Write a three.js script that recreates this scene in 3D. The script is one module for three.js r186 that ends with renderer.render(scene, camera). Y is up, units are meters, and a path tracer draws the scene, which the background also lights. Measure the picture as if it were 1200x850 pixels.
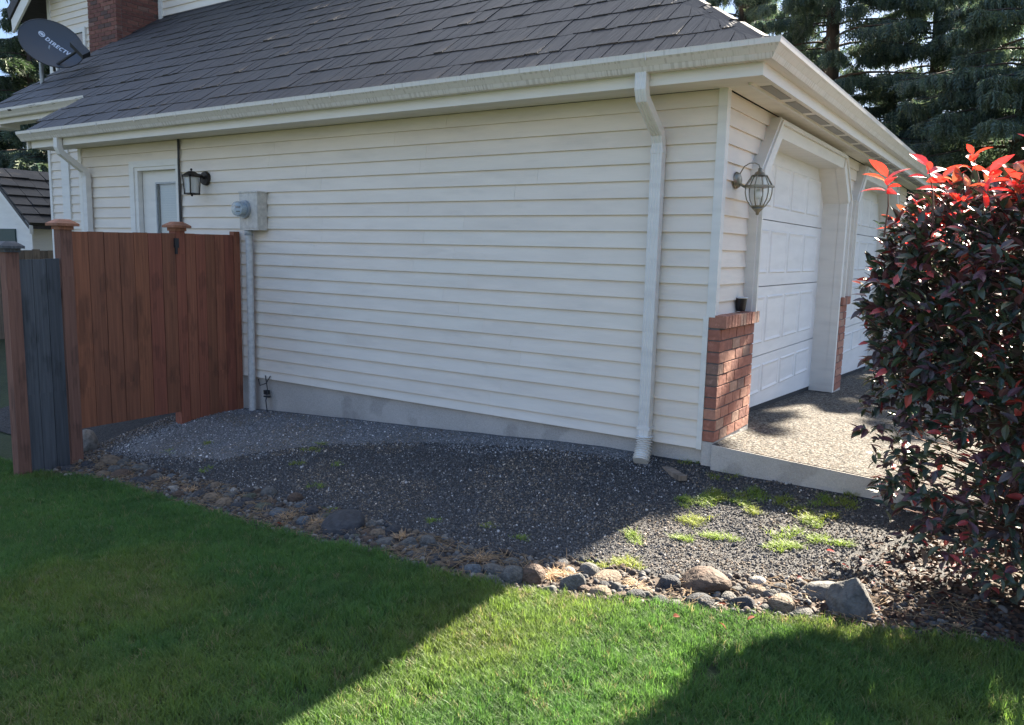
import * as THREE from 'three';
import { mergeGeometries } from 'three/addons/utils/BufferGeometryUtils.js';

// ---------------------------------------------------------------- camera, sky, sun, exposure
const scene = new THREE.Scene();
const camera = new THREE.PerspectiveCamera(49.17, 1024 / 725, 0.05, 1500);
camera.position.set(1.858, 1.2844, 5.369);
camera.rotation.set(-0.1397, 0.5819, 0.02396, 'YXZ');
camera.updateMatrixWorld();
const EXPOSURE = 7.4, SKY = 0.325;
const SUN = new THREE.Vector3(0.218, 1, -1.43).normalize();

const hash2 = (x, y, s) => { let h = Math.imul(x | 0, 374761393) ^ Math.imul(y | 0, 668265263) ^ Math.imul(s | 0, 2246822519); h = Math.imul(h ^ (h >>> 13), 1274126177); h ^= h >>> 16; return (h >>> 0) / 4294967296; };
const mod = (a, n) => ((a % n) + n) % n;
function vnoise(x, y, p, s) {                                   // value noise, period p
  const xi = Math.floor(x), yi = Math.floor(y), fx = x - xi, fy = y - yi;
  const u = fx * fx * (3 - 2 * fx), v = fy * fy * (3 - 2 * fy);
  const x0 = mod(xi, p), x1 = mod(xi + 1, p), y0 = mod(yi, p), y1 = mod(yi + 1, p);
  const a = hash2(x0, y0, s), b = hash2(x1, y0, s), c = hash2(x0, y1, s), d = hash2(x1, y1, s);
  return a + (b - a) * u + (c - a) * v + (a - b - c + d) * u * v;
}
function fbm(x, y, p, s, oct = 4) { let r = 0, a = 0.5, t = 0; for (let i = 0; i < oct; i++) { r += a * vnoise(x, y, p, s + i * 17); t += a; x *= 2; y *= 2; p *= 2; a *= 0.5; } return r / t; }
function rng(seed) { let a = seed >>> 0; return () => { a = (a + 0x6D2B79F5) | 0; let t = Math.imul(a ^ (a >>> 15), 1 | a); t = (t + Math.imul(t ^ (t >>> 7), 61 | t)) ^ t; return ((t ^ (t >>> 14)) >>> 0) / 4294967296; }; }
const clamp = (x, a = 0, b = 1) => Math.min(b, Math.max(a, x));
const sstep = (a, b, x) => { const t = clamp((x - a) / (b - a)); return t * t * (3 - 2 * t); };
const lerp = (a, b, t) => a + (b - a) * t;

{ // sky: clear blue air with scattered white cloud, the same all round
  const W = 1024, H = 512, data = new Float32Array(W * H * 4);
  for (let j = 0; j < H; j++) for (let i = 0; i < W; i++) {
    const el = ((j + 0.5) / H - 0.5) * Math.PI, az = ((i + 0.5) / W - 0.5) * 2 * Math.PI;
    const dx = Math.cos(el) * Math.cos(az), dy = Math.sin(el), dz = Math.cos(el) * Math.sin(az);
    const t = Math.pow(clamp(dy, 0, 1), 0.4);
    let c = [lerp(0.41, 0.07, t), lerp(0.49, 0.2, t), lerp(0.58, 0.5, t)];
    const cs = clamp(dx * SUN.x + dy * SUN.y + dz * SUN.z, 0, 1), g = 0.35 * Math.pow(cs, 6) + 0.9 * Math.pow(cs, 40);
    c = [c[0] + g, c[1] + g * 0.95, c[2] + g * 0.85];
    const k = 1 / (Math.max(dy, 0) + 0.22), n = fbm(dx * k * 1.3 + 40, dz * k * 1.3 + 40, 4096, 5, 6);
    const cl = sstep(0.52, 0.68, n) * 0.85 * sstep(0.0, 0.08, dy);
    const cb = 0.62 + 0.5 * Math.pow(cs, 3);
    c = [lerp(c[0], cb, cl), lerp(c[1], cb, cl), lerp(c[2], cb * 1.02, cl)];
    if (dy < 0) { const q = sstep(0, -0.1, dy); c = [lerp(c[0], 0.09, q), lerp(c[1], 0.1, q), lerp(c[2], 0.08, q)]; }
    const o = (j * W + i) * 4; data[o] = c[0] * SKY; data[o + 1] = c[1] * SKY; data[o + 2] = c[2] * SKY; data[o + 3] = 1;
  }
  const sky = new THREE.DataTexture(data, W, H, THREE.RGBAFormat, THREE.FloatType);
  sky.mapping = THREE.EquirectangularReflectionMapping; sky.magFilter = sky.minFilter = THREE.LinearFilter; sky.needsUpdate = true;
  scene.background = sky; scene.environment = sky;
}
const sun = new THREE.DirectionalLight(new THREE.Color(1.0, 0.9, 0.75), 5);
sun.position.copy(SUN).multiplyScalar(40); sun.target.position.set(0, 0, 0);
sun.castShadow = true; sun.shadow.mapSize.set(4096, 4096); sun.shadow.radius = 1.2;
Object.assign(sun.shadow.camera, { left: -22, right: 22, top: 22, bottom: -22, near: 1, far: 110 });
scene.add(sun, sun.target);

// ---------------------------------------------------------------- textures and materials
const enc = (x) => Math.round(255 * (x <= 0.0031308 ? 12.92 * x : 1.055 * Math.pow(clamp(x), 1 / 2.4) - 0.055));
function tex(size, metres, fn, colour = true) {                // fn(u, v) in 0..1, tiling
  const d = new Uint8Array(size * size * 4);
  for (let j = 0; j < size; j++) for (let i = 0; i < size; i++) {
    const c = fn(i / size, j / size), o = (j * size + i) * 4, a = Array.isArray(c) ? c : [c, c, c];
    for (let k = 0; k < 3; k++) d[o + k] = colour ? enc(clamp(a[k])) : Math.round(255 * clamp(a[k]));
    d[o + 3] = 255;
  }
  const t = new THREE.DataTexture(d, size, size); t.wrapS = t.wrapT = THREE.RepeatWrapping;
  t.magFilter = THREE.LinearFilter; t.minFilter = THREE.LinearMipmapLinearFilter; t.generateMipmaps = true;
  if (colour) t.colorSpace = THREE.SRGBColorSpace;
  const m = Array.isArray(metres) ? metres : [metres, metres]; t.repeat.set(1 / m[0], 1 / m[1]); t.needsUpdate = true; return t;
}
const T = {
  paint: tex(512, [2.3, 1.7], (u, v) => 0.84 + 0.16 * fbm(u * 6, v * 24, 6, 11, 5) - 0.05 * sstep(0.55, 0.8, fbm(u * 9, v * 30, 9, 41, 4))),
  paintBump: tex(512, [0.6, 0.3], (u, v) => fbm(u * 8, v * 64, 8, 3, 3), false),
  gutter: tex(512, [1.1, 0.5], (u, v) => { const s = sstep(0.5, 0.8, fbm(u * 128, v * 2, 128, 9, 2)) * fbm(u * 12, v * 3, 12, 19, 3); return [0.9 - 0.3 * s, 0.9 - 0.32 * s, 0.9 - 0.36 * s]; }),
  grainV: tex(512, [0.5, 1.6], (u, v) => 0.5 + 0.5 * fbm(u * 48, v * 5, 48, 21, 4) - 0.22 * sstep(0.6, 0.8, fbm(u * 7, v * 7, 7, 31, 4))),
  grainBump: tex(512, [0.5, 1.6], (u, v) => fbm(u * 64, v * 6, 64, 23, 3), false),
  blot: tex(512, 1.9, (u, v) => 0.58 + 0.3 * fbm(u * 5, v * 5, 5, 51, 6) + 0.22 * (hash2(u * 512, v * 512, 3) - 0.3) - 0.14 * sstep(0.56, 0.7, fbm(u * 9, v * 9, 9, 61, 4))),
  fine: tex(256, 0.35, (u, v) => 0.6 + 0.4 * fbm(u * 12, v * 12, 12, 71, 4) + 0.1 * (hash2(u * 256, v * 256, 8) - 0.5)),
  fineBump: tex(256, 0.35, (u, v) => fbm(u * 16, v * 16, 16, 77, 4), false),
  roof: tex(512, [0.9, 0.9], (u, v) => { const g = fbm(u * 60, v * 5, 60, 81, 3), l = sstep(0.66, 0.74, fbm(u * 26, v * 26, 26, 83, 3)); return [0.5 + 0.45 * g + 0.08 * l, 0.5 + 0.45 * g + 0.08 * l, 0.52 + 0.45 * g + 0.07 * l]; }),
  roofBump: tex(512, [0.9, 0.9], (u, v) => fbm(u * 64, v * 5, 64, 85, 3), false),
  brick: tex(256, 0.3, (u, v) => { const n = fbm(u * 14, v * 14, 14, 91, 4), w = sstep(0.68, 0.76, fbm(u * 9, v * 9, 9, 93, 4)); return [0.62 + 0.38 * n + 0.2 * w, 0.6 + 0.36 * n + 0.25 * w, 0.58 + 0.36 * n + 0.3 * w]; })
};
// exposed aggregate: small stones of mixed tone set in cement
function cellTex(size, metres, cells, pal, matrix, seed) {
  const cc = [], bb = [];
  for (let j = 0; j < size; j++) for (let i = 0; i < size; i++) {
    const x = i / size * cells, y = j / size * cells, xi = Math.floor(x), yi = Math.floor(y); let best = 9, id = 0, sec = 9;
    for (let a = -1; a <= 1; a++) for (let b = -1; b <= 1; b++) {
      const cx = mod(xi + a, cells), cy = mod(yi + b, cells);
      const px = xi + a + hash2(cx, cy, seed), py = yi + b + hash2(cx, cy, seed + 1), d = Math.hypot(px - x, py - y);
      if (d < best) { sec = best; best = d; id = hash2(cx, cy, seed + 2); } else if (d < sec) sec = d;
    }
    const e = sstep(0.04, 0.2, sec - best), c = pal[Math.floor(id * pal.length)], w = 0.88 + 0.12 * hash2(i, j, seed + 5);
    const big = 0.86 + 0.28 * (fbm(i / size * 4, j / size * 4, 4, seed + 9, 4) - 0.5);
    cc.push(c.map((q, k) => lerp(matrix[k], q, e) * w * big)); bb.push(e * (0.6 + 0.4 * id));
  }
  const at2 = (arr) => (u, v) => arr[Math.min(size - 1, Math.round(v * size)) * size + Math.min(size - 1, Math.round(u * size))];
  return [tex(size, metres, at2(cc)), tex(size, metres, at2(bb), false)];
}
const [aggMap, aggBump] = cellTex(1024, 1.15, 78, [[0.6, 0.56, 0.5], [0.34, 0.31, 0.27], [0.85, 0.8, 0.72], [0.14, 0.13, 0.12], [0.46, 0.37, 0.29], [0.66, 0.63, 0.6]], [0.2, 0.19, 0.18], 301);
const [gravMap, gravBump] = cellTex(1024, 0.9, 80, [[0.06, 0.06, 0.063], [0.09, 0.088, 0.088], [0.04, 0.039, 0.042], [0.12, 0.112, 0.103], [0.075, 0.066, 0.058]], [0.024, 0.021, 0.019], 401);

const [dustMap, dustBump] = cellTex(512, 0.55, 52, [[0.16, 0.16, 0.165], [0.22, 0.218, 0.215], [0.11, 0.11, 0.113], [0.28, 0.27, 0.26], [0.17, 0.16, 0.15]], [0.1, 0.096, 0.09], 451);   // dusty crusher fines spread along the wall, with an edge of their own

function M(rgb, o = {}) {
  const m = new THREE.MeshPhysicalMaterial({ roughness: 0.7, metalness: 0, ...o });
  m.color.setRGB(...rgb); if (o.sheenColorRGB) delete m.sheenColorRGB; return m;
}
const MT = {
  siding: [[0.8, 0.705, 0.59], [0.79, 0.695, 0.58], [0.81, 0.72, 0.605], [0.795, 0.71, 0.595]].map((c) => M(c, { map: T.paint, roughness: 0.62, bumpMap: T.paintBump, bumpScale: 0.0006 })),
  trim: M([0.76, 0.73, 0.66], { map: T.paint, roughness: 0.55 }),
  fascia: M([0.76, 0.72, 0.64], { map: T.paint, roughness: 0.55 }),
  gutter: M([0.77, 0.72, 0.655], { map: T.gutter, roughness: 0.42 }),
  spout: M([0.74, 0.71, 0.65], { map: T.paint, roughness: 0.45 }),
  soffit: M([0.76, 0.72, 0.64], { map: T.paint, roughness: 0.8 }),
  vent: M([0.3, 0.29, 0.27], { roughness: 0.9 }),
  door: M([0.78, 0.76, 0.73], { map: T.paint, roughness: 0.5 }),
  seal: M([0.03, 0.03, 0.03], { roughness: 0.9 }),
  concrete: M([0.56, 0.51, 0.45], { map: T.blot, roughness: 0.9, bumpMap: T.fineBump, bumpScale: 0.003 }),
  drive: M([0.29, 0.287, 0.28], { map: aggMap, roughness: 1, specularIntensity: 0.25, bumpMap: aggBump, bumpScale: 0.004 }),
  gravelBed: M([1, 1, 1], { map: gravMap, roughness: 0.9, bumpMap: gravBump, bumpScale: 0.012 }),
  paleGravel: M([1, 1, 1], { map: dustMap, roughness: 0.95, bumpMap: dustBump, bumpScale: 0.008 }),
  soil: M([0.085, 0.062, 0.045], { map: T.blot, roughness: 1, bumpMap: T.fineBump, bumpScale: 0.01 }),
  lawn: M([0.04, 0.055, 0.02], { map: T.blot, roughness: 1, bumpMap: T.fineBump, bumpScale: 0.01 }),
  roof: [[0.047, 0.042, 0.04], [0.043, 0.038, 0.037], [0.051, 0.045, 0.042], [0.046, 0.043, 0.043]].map((c) => M(c, { map: T.roof, roughness: 0.62, bumpMap: T.roofBump, bumpScale: 0.006 })),
  brick: [[0.44, 0.2, 0.135], [0.38, 0.155, 0.105], [0.5, 0.25, 0.17], [0.33, 0.14, 0.1], [0.46, 0.28, 0.2], [0.28, 0.17, 0.13]].map((c) => M(c, { map: T.brick, roughness: 0.88, bumpMap: T.fineBump, bumpScale: 0.003 })),
  oldBrick: [[0.22, 0.09, 0.065], [0.18, 0.072, 0.055], [0.26, 0.11, 0.08], [0.12, 0.07, 0.06], [0.24, 0.13, 0.1]].map((c) => M(c, { map: T.brick, roughness: 0.9, bumpMap: T.fineBump, bumpScale: 0.003 })),
  mortar: M([0.17, 0.15, 0.14], { map: T.fine, roughness: 1 }),
  mortarPale: M([0.3, 0.25, 0.22], { map: T.fine, roughness: 1 }),
  red: [[0.34, 0.105, 0.056], [0.31, 0.095, 0.052], [0.36, 0.122, 0.062], [0.28, 0.1, 0.048], [0.33, 0.115, 0.052]].map((c) => M(c, { map: T.grainV, roughness: 0.75, bumpMap: T.grainBump, bumpScale: 0.0015 })),
  post: M([0.25, 0.115, 0.075], { map: T.grainV, roughness: 0.85, bumpMap: T.grainBump, bumpScale: 0.002 }),
  cap: M([0.4, 0.16, 0.08], { map: T.grainV, roughness: 0.7 }),
  weather: [[0.1, 0.103, 0.108], [0.085, 0.088, 0.092], [0.115, 0.118, 0.122]].map((c) => M(c, { map: T.grainV, roughness: 0.95, bumpMap: T.grainBump, bumpScale: 0.003 })),
  oldFence: [[0.26, 0.2, 0.15], [0.3, 0.23, 0.17], [0.22, 0.17, 0.13]].map((c) => M(c, { map: T.grainV, roughness: 0.95, bumpMap: T.grainBump, bumpScale: 0.003 })),
  galv: M([0.42, 0.45, 0.47], { map: T.fine, roughness: 0.45, metalness: 0.3 }),
  box: M([0.66, 0.61, 0.53], { map: T.fine, roughness: 0.55 }),
  black: M([0.02, 0.02, 0.022], { roughness: 0.5 }),
  dish: M([0.052, 0.055, 0.06], { roughness: 0.6, map: T.fine }),
  brass: M([0.3, 0.27, 0.2], { roughness: 0.4, metalness: 0.7, map: T.fine }),
  glass: M([0.95, 0.97, 0.97], { roughness: 0.05, transmission: 1, thickness: 0, ior: 1.45 }),
  frost: M([0.8, 0.8, 0.76], { roughness: 0.5, transmission: 0.5, thickness: 0 }),
  windowGlass: M([0.1, 0.12, 0.14], { roughness: 0.04, specularIntensity: 1 }),
  blind: M([0.55, 0.55, 0.52], { roughness: 0.8 }),
  bark: M([0.085, 0.06, 0.045], { map: T.grainV, roughness: 1 }),
  stem: M([0.11, 0.06, 0.045], { roughness: 0.9 }),
  greenDoor: M([0.02, 0.05, 0.045], { roughness: 0.6 })
};
const leafMat = (rgb, tr = 0.35, rough = 0.9, extra = {}) => M(rgb, { roughness: rough, transmission: tr, thickness: 0, side: THREE.DoubleSide, ...extra });

// ---------------------------------------------------------------- geometry helpers
const V = (x, y, z) => new THREE.Vector3(x, y, z);
function wuv(g) {                                              // uv in metres from position and face direction
  if (g.index) g = g.toNonIndexed();
  const p = g.attributes.position, uv = new Float32Array(p.count * 2), a = V(), b = V(), c = V(), n = V();
  for (let i = 0; i < p.count; i += 3) {
    a.fromBufferAttribute(p, i); b.fromBufferAttribute(p, i + 1); c.fromBufferAttribute(p, i + 2);
    n.copy(b).sub(a).cross(c.clone().sub(a)); const ax = Math.abs(n.x), ay = Math.abs(n.y), az = Math.abs(n.z);
    [a, b, c].forEach((q, k) => { const o = (i + k) * 2; if (ay >= ax && ay >= az) { uv[o] = q.x; uv[o + 1] = q.z; } else if (ax >= az) { uv[o] = q.z + 0.37; uv[o + 1] = q.y; } else { uv[o] = q.x; uv[o + 1] = q.y; } });
  }
  g.setAttribute('uv', new THREE.BufferAttribute(uv, 2)); return g;
}
const box = (x0, x1, y0, y1, z0, z1) => new THREE.BoxGeometry(x1 - x0, y1 - y0, z1 - z0).translate((x0 + x1) / 2, (y0 + y1) / 2, (z0 + z1) / 2).toNonIndexed();
function fromTris(t) { const g = new THREE.BufferGeometry(); g.setAttribute('position', new THREE.BufferAttribute(new Float32Array(t), 3)); g.computeVertexNormals(); g.setAttribute('uv', new THREE.BufferAttribute(new Float32Array(t.length / 3 * 2), 2)); return g; }
function prism(pts, axis, a0, a1) {                            // outline in the two other axes: x:(z,y) z:(x,y) y:(x,z); ends may be functions
  const f0 = typeof a0 === 'function' ? a0 : () => a0, f1 = typeof a1 === 'function' ? a1 : () => a1;
  const mk = (p, f) => axis === 'x' ? [f(...p), p[1], p[0]] : axis === 'z' ? [p[0], p[1], f(...p)] : [p[0], f(...p), p[1]];
  const A = pts.map((p) => mk(p, f0)), B = pts.map((p) => mk(p, f1)), n = pts.length; let t = [];
  const tri = THREE.ShapeUtils.triangulateShape(pts.map((p) => new THREE.Vector2(...p)), []);
  const area = THREE.ShapeUtils.area(pts.map((p) => new THREE.Vector2(...p)));
  for (const q of tri) { const [i, j, k] = q; t.push([A[i], A[k], A[j]], [B[i], B[j], B[k]]); }
  for (let i = 0; i < n; i++) { const j = (i + 1) % n; if (area > 0) t.push([A[i], A[j], B[j]], [A[i], B[j], B[i]]); else t.push([A[i], B[j], A[j]], [A[i], B[i], B[j]]); }
  let vol = 0; for (const [a, b, c] of t) vol += a[0] * (b[1] * c[2] - b[2] * c[1]) - a[1] * (b[0] * c[2] - b[2] * c[0]) + a[2] * (b[0] * c[1] - b[1] * c[0]);
  if (vol < 0) t = t.map(([a, b, c]) => [a, c, b]);
  return fromTris(t.flat(2));
}
function tube(pts, rad, nr = 8, caps = true) {                 // round tube along points, radius number or function of 0..1
  const r = typeof rad === 'function' ? rad : () => rad, n = pts.length, rings = []; let up = V(0.3, 0.2, 1).normalize();
  for (let i = 0; i < n; i++) {
    const t = pts[Math.min(n - 1, i + 1)].clone().sub(pts[Math.max(0, i - 1)]).normalize();
    const s = t.clone().cross(up); if (s.lengthSq() < 1e-6) s.set(1, 0, 0); s.normalize(); up = s.clone().cross(t).normalize();
    const R = r(i / (n - 1)); rings.push(Array.from({ length: nr }, (_, k) => { const a = k / nr * 2 * Math.PI; return pts[i].clone().addScaledVector(s, Math.cos(a) * R).addScaledVector(up, Math.sin(a) * R); }));
  }
  const P = [], I = []; rings.flat().forEach((q) => P.push(q.x, q.y, q.z));
  for (let i = 0; i < n - 1; i++) for (let k = 0; k < nr; k++) { const a = i * nr + k, b = i * nr + (k + 1) % nr; I.push(a, b, b + nr, a, b + nr, a + nr); }
  if (caps) { const c0 = P.length / 3; P.push(pts[0].x, pts[0].y, pts[0].z, pts[n - 1].x, pts[n - 1].y, pts[n - 1].z); for (let k = 0; k < nr; k++) { I.push(c0, (k + 1) % nr, k); I.push(c0 + 1, (n - 1) * nr + k, (n - 1) * nr + (k + 1) % nr); } }
  const g = new THREE.BufferGeometry(); g.setAttribute('position', new THREE.Float32BufferAttribute(P, 3)); g.setIndex(I); g.computeVertexNormals();
  const h = g.toNonIndexed(); h.setAttribute('uv', new THREE.BufferAttribute(new Float32Array(h.attributes.position.count * 2), 2)); return h;
}
function sweep(pts, prof) {                                    // profile [x, out] along a path in a plane of constant x
  const n = pts.length, A = pts.map((p, i) => { const t = pts[Math.min(n - 1, i + 1)].clone().sub(p).normalize(), t0 = p.clone().sub(pts[Math.max(0, i - 1)]).normalize(); if (i === 0) t0.copy(t); if (i === n - 1) t.copy(t0); const m = t.clone().add(t0).normalize(); const o = V(1, 0, 0).cross(m).normalize(); const k = 1 / Math.max(0.5, m.dot(t)); return prof.map(([a, b]) => p.clone().add(V(a, 0, 0)).addScaledVector(o, b * k)); });
  const t = []; for (let i = 0; i < n - 1; i++) for (let k = 0; k < prof.length; k++) { const j = (k + 1) % prof.length, a = A[i][k], b = A[i][j], c = A[i + 1][j], d = A[i + 1][k]; [a, b, c, a, c, d].forEach((q) => t.push(q.x, q.y, q.z)); }
  for (const [ring, f] of [[A[0], 1], [A[n - 1], -1]]) for (let k = 1; k < prof.length - 1; k++) (f > 0 ? [ring[0], ring[k + 1], ring[k]] : [ring[0], ring[k], ring[k + 1]]).forEach((q) => t.push(q.x, q.y, q.z));
  return fromTris(t);
}
const used = new Map();
function numbered(n) { const k = used.get(n) ?? 0; used.set(n, k + 1); return k ? `${n}_${String(k).padStart(3, '0')}` : n; }
const clean = (g) => { if (g.index) g = g.toNonIndexed(); for (const k of Object.keys(g.attributes)) if (!['position', 'normal', 'uv', 'color'].includes(k)) g.deleteAttribute(k); return g; };
function mesh(name, geos, mat, parent, keepUv = false) {       // one named mesh
  let g = Array.isArray(geos) ? (geos.length > 1 ? mergeGeometries(geos.map(clean)) : geos[0]) : geos;
  if (!keepUv) g = wuv(g);
  const m = new THREE.Mesh(g, mat); m.name = parent ? name : numbered(name); m.castShadow = m.receiveShadow = true; (parent ?? scene).add(m); return m;
}
function tag(o, label, category, group) { o.userData.label = label; o.userData.category = category; if (group) o.userData.group = group; return o; }
function thing(name, label, category, group, pos = [0, 0, 0]) { const o = new THREE.Group(); o.name = numbered(name); o.position.set(...pos); scene.add(o); return tag(o, label, category, group); }
function part(name, parent, pos) { const o = new THREE.Group(); o.name = name; if (pos) o.position.set(...pos); parent.add(o); return o; }
const struct = (name, geos, mat) => { const m = mesh(name, geos, mat); m.userData.kind = 'structure'; return m; };
const stuff = (o) => { o.userData.kind = 'stuff'; return o; };

// ---------------------------------------------------------------- ground height and pixel to ground point
function ground(x, z) {
  const xx = clamp(x, -5.6, 9), base = -0.2 + 0.058 * Math.min(0, xx + 0.8);
  const zl = clamp(z, 0, 9), sR = 1 - Math.exp(-2.2 * zl), sL = sstep(0.25, 1.95, zl), k = clamp(-xx / 3.5);
  return base - lerp(0.205, 0.235, k) * lerp(sR, sL, k) + 0.012 * (fbm(x * 1.7 + 50, z * 1.7 + 50, 4096, 7, 3) - 0.5);
}
function at(px, py) {                                          // photograph pixel (1200 x 850) to the ground point it shows
  const d = V((px - 600) / 928.9, -(py - 425) / 928.9, -1).applyEuler(camera.rotation), c = camera.position; let t = 1;
  for (let i = 0; i < 60; i++) { const g = ground(c.x + d.x * t, c.z + d.z * t); t += ((g - c.y) / d.y - t) * 0.7; }
  const o = V(c.x + d.x * t, 0, c.z + d.z * t); o.y = ground(o.x, o.z); o.depth = t; return o;
}
const edgePx = [[60, 557], [110, 562], [170, 579], [230, 599], [300, 619], [350, 631], [400, 643], [440, 653], [490, 666], [550, 684], [600, 696], [650, 698], [700, 705], [760, 713], [850, 722], [930, 728], [1000, 737], [1060, 745], [1200, 764]];
const innerPx = [[110, 532], [150, 546], [230, 566], [330, 592], [400, 606], [470, 626], [550, 648], [620, 660], [680, 660], [740, 676], [800, 682], [900, 684], [980, 690], [1060, 700], [1200, 715]];
const curve = (list) => { const p = list.map(([a, b]) => at(a, b)).sort((a, b) => a.x - b.x); return (x) => { if (x <= p[0].x) return p[0].z; for (let i = 1; i < p.length; i++) if (x < p[i].x) return lerp(p[i - 1].z, p[i].z, (x - p[i - 1].x) / (p[i].x - p[i - 1].x)); const q = p.at(-1), r = p.at(-3); return q.z + (x - q.x) * clamp((q.z - r.z) / (q.x - r.x), -0.5, 0.2); }; };
const lawnEdge = curve(edgePx), gravelEdge = curve(innerPx);

{ // one sheet to the horizon, finer near the house
  const ax = [], az = [];
  for (let i = -60; i <= 60; i++) { const s = i / 60; ax.push(-1.5 + 9 * s + Math.sign(s) * 390 * Math.pow(Math.abs(s), 9)); az.push(2 + 6 * s + Math.sign(s) * 390 * Math.pow(Math.abs(s), 9)); }
  const t = []; const P = (x, z) => [x, ground(x, z) - 0.012 - (z < 0.05 && x > -0.3 ? 0.25 * sstep(0.05, -0.4, z) : 0), z];
  for (let i = 0; i < 120; i++) for (let j = 0; j < 120; j++) { const a = P(ax[i], az[j]), b = P(ax[i + 1], az[j]), c = P(ax[i + 1], az[j + 1]), d = P(ax[i], az[j + 1]); t.push(...a, ...c, ...b, ...a, ...d, ...c); }
  struct('ground', fromTris(t), MT.lawn);
}
function drape(name, x0, x1, zf0, zf1, nx, nz, lift, mat) {
  const t = []; const P = (i, j) => { const x = lerp(x0, x1, i / nx), z = lerp(zf0(x), zf1(x), j / nz); return [x, ground(x, z) + lift, z]; };
  for (let i = 0; i < nx; i++) for (let j = 0; j < nz; j++) { const a = P(i, j), b = P(i + 1, j), c = P(i + 1, j + 1), d = P(i, j + 1); t.push(...a, ...c, ...b, ...a, ...d, ...c); }
  return struct(name, fromTris(t), mat);
}
drape('gravel_bed', -7.8, 1.85, () => -0.02, (x) => gravelEdge(x) + 0.05, 110, 40, 0.004, MT.gravelBed);
const paleEdge = curve([[105, 528], [180, 538], [250, 543], [320, 531], [400, 524], [500, 522], [600, 527], [690, 537], [748, 548]]);
const paleGravel = (x, z) => x < -0.35 ? sstep(0.12, -0.12, z - paleEdge(x) + 0.35 * (fbm(x * 5 + 30, z * 5 + 30, 4096, 15, 4) - 0.5)) : 0;
drape('pale_gravel', -5.0, -0.4, () => -0.019, (x) => Math.max(0.03, paleEdge(x) - 0.06), 90, 24, 0.008, MT.paleGravel);
drape('planting_bed', 1.75, 5.2, () => 0.03, (x) => gravelEdge(x) + 0.05, 60, 24, 0.009, MT.soil);
drape('border_soil', -5.4, 5.2, (x) => gravelEdge(x), (x) => lawnEdge(x) + 0.04, 150, 6, 0.014, MT.soil);
{ // driveway slab: falls away from the house and along the front
  const dy = (x, z) => -0.028 + 0.043 * z - 0.05 * Math.max(x, -0.2);
  const top = prism([[0.05, 0.03], [9, 0.03], [9, -16], [-0.6, -16], [-0.6, -0.1], [0.05, -0.1]], 'y', (x, z) => dy(x, z) - 0.34, (x, z) => dy(x, z));
  struct('driveway', top, MT.drive);
  struct('driveway_edge', prism([[0.052, 0.032], [0.052, 0.042], [8.9, 0.042], [8.9, 0.032]], 'y', (x, z) => dy(x, z) - 0.34, (x, z) => dy(x, z) - 0.004), MT.concrete);
}

// ---------------------------------------------------------------- the house
const E = 0.1206, SOFFIT = 2.40, EAVE = 0.371, SLOPE = 0.7, Y0 = 2.56;
const house = thing('house', 'cream lap-sided house with dark shake roof, two-car garage and brick chimney', 'house');
const R1 = rng(11);
mesh('foundation', [box(-8.1, -0.3, -0.9, -0.086, -8.7, -0.03), box(-0.3, 0.048, -0.9, -0.0865, -0.7, -0.0302), box(-10.4, -8.1, -0.9, -0.086, -8.7, -0.83)], MT.concrete, house);
// lap boards: outline is a wedge whose lower edge stands proud
const lapX = (y0, y1, z, x0, x1) => prism([[z - 0.02, y0], [z, y0], [z - 0.018, y1], [z - 0.02, y1]], 'x', x0, x1);
const lapZ = (y0, y1, x, z0, z1) => prism([[x - 0.02, y0], [x, y0], [x - 0.018, y1], [x - 0.02, y1]], 'z', z0, z1);
function boards(parent, fn, k0, k1, a0, a1, top, bottom, skip = [], cuts = 2.4) {
  for (let k = k0; k <= k1; k++) {
    const y0 = Math.max(bottom, k * E), y1 = Math.min(top, (k + 1) * E + 0.002); if (y1 - y0 < 0.01) continue;
    let spans = [[a0, a1]];
    for (const [s0, s1, b, t] of skip) if (y1 > b + 0.02 && y0 < t - 0.02) spans = spans.flatMap(([p, q]) => s1 <= p || s0 >= q ? [[p, q]] : [[p, s0], [s1, q]].filter(([u, v]) => v - u > 0.02));
    for (const [p, q] of spans) {
      const n = Math.max(1, Math.round((q - p) / cuts)); let xs = [p]; for (let i = 1; i < n; i++) xs.push(p + (q - p) * (i + (R1() - 0.5) * 0.75) / n); xs.push(q);
      for (let i = 0; i < n; i++) mesh('siding_board', fn(y0, y1, xs[i] + (i ? 0.0012 : 0), xs[i + 1]), MT.siding[Math.floor(R1() * 4)], parent);
    }
  }
}
const sideWall = mesh('side_wall', [box(-8.08, -7.0, -0.086, SOFFIT, -0.2, -0.021), box(-6.1, -0.03, -0.086, SOFFIT, -0.2, -0.021), box(-7.0, -6.1, 2.17, SOFFIT, -0.2, -0.021), box(-7.0, -6.1, -0.35, 2.17, -0.25, -0.2)], MT.trim, house);
const doorSkip = [-7.02, -6.085, -0.9, 2.185];
boards(sideWall, (a, b, p, q) => lapX(a, b, 0, p, q), -1, 19, -8.06, -0.052, SOFFIT, -0.085, [doorSkip]);
const FZ = [-0.64, -4.0, -4.46, -7.6];                         // outer edges of the two garage openings
const frontWall = mesh('front_wall', [box(-0.2, -0.021, -0.085, SOFFIT, -0.77, -0.031), box(-0.2, -0.0212, 2.26, SOFFIT, -7.6, -0.77), box(-0.2, -0.021, -0.5, 2.26, -4.42, -3.9), box(-0.2, -0.021, -0.6, SOFFIT, -8.68, -7.5)], MT.trim, house);
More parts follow.
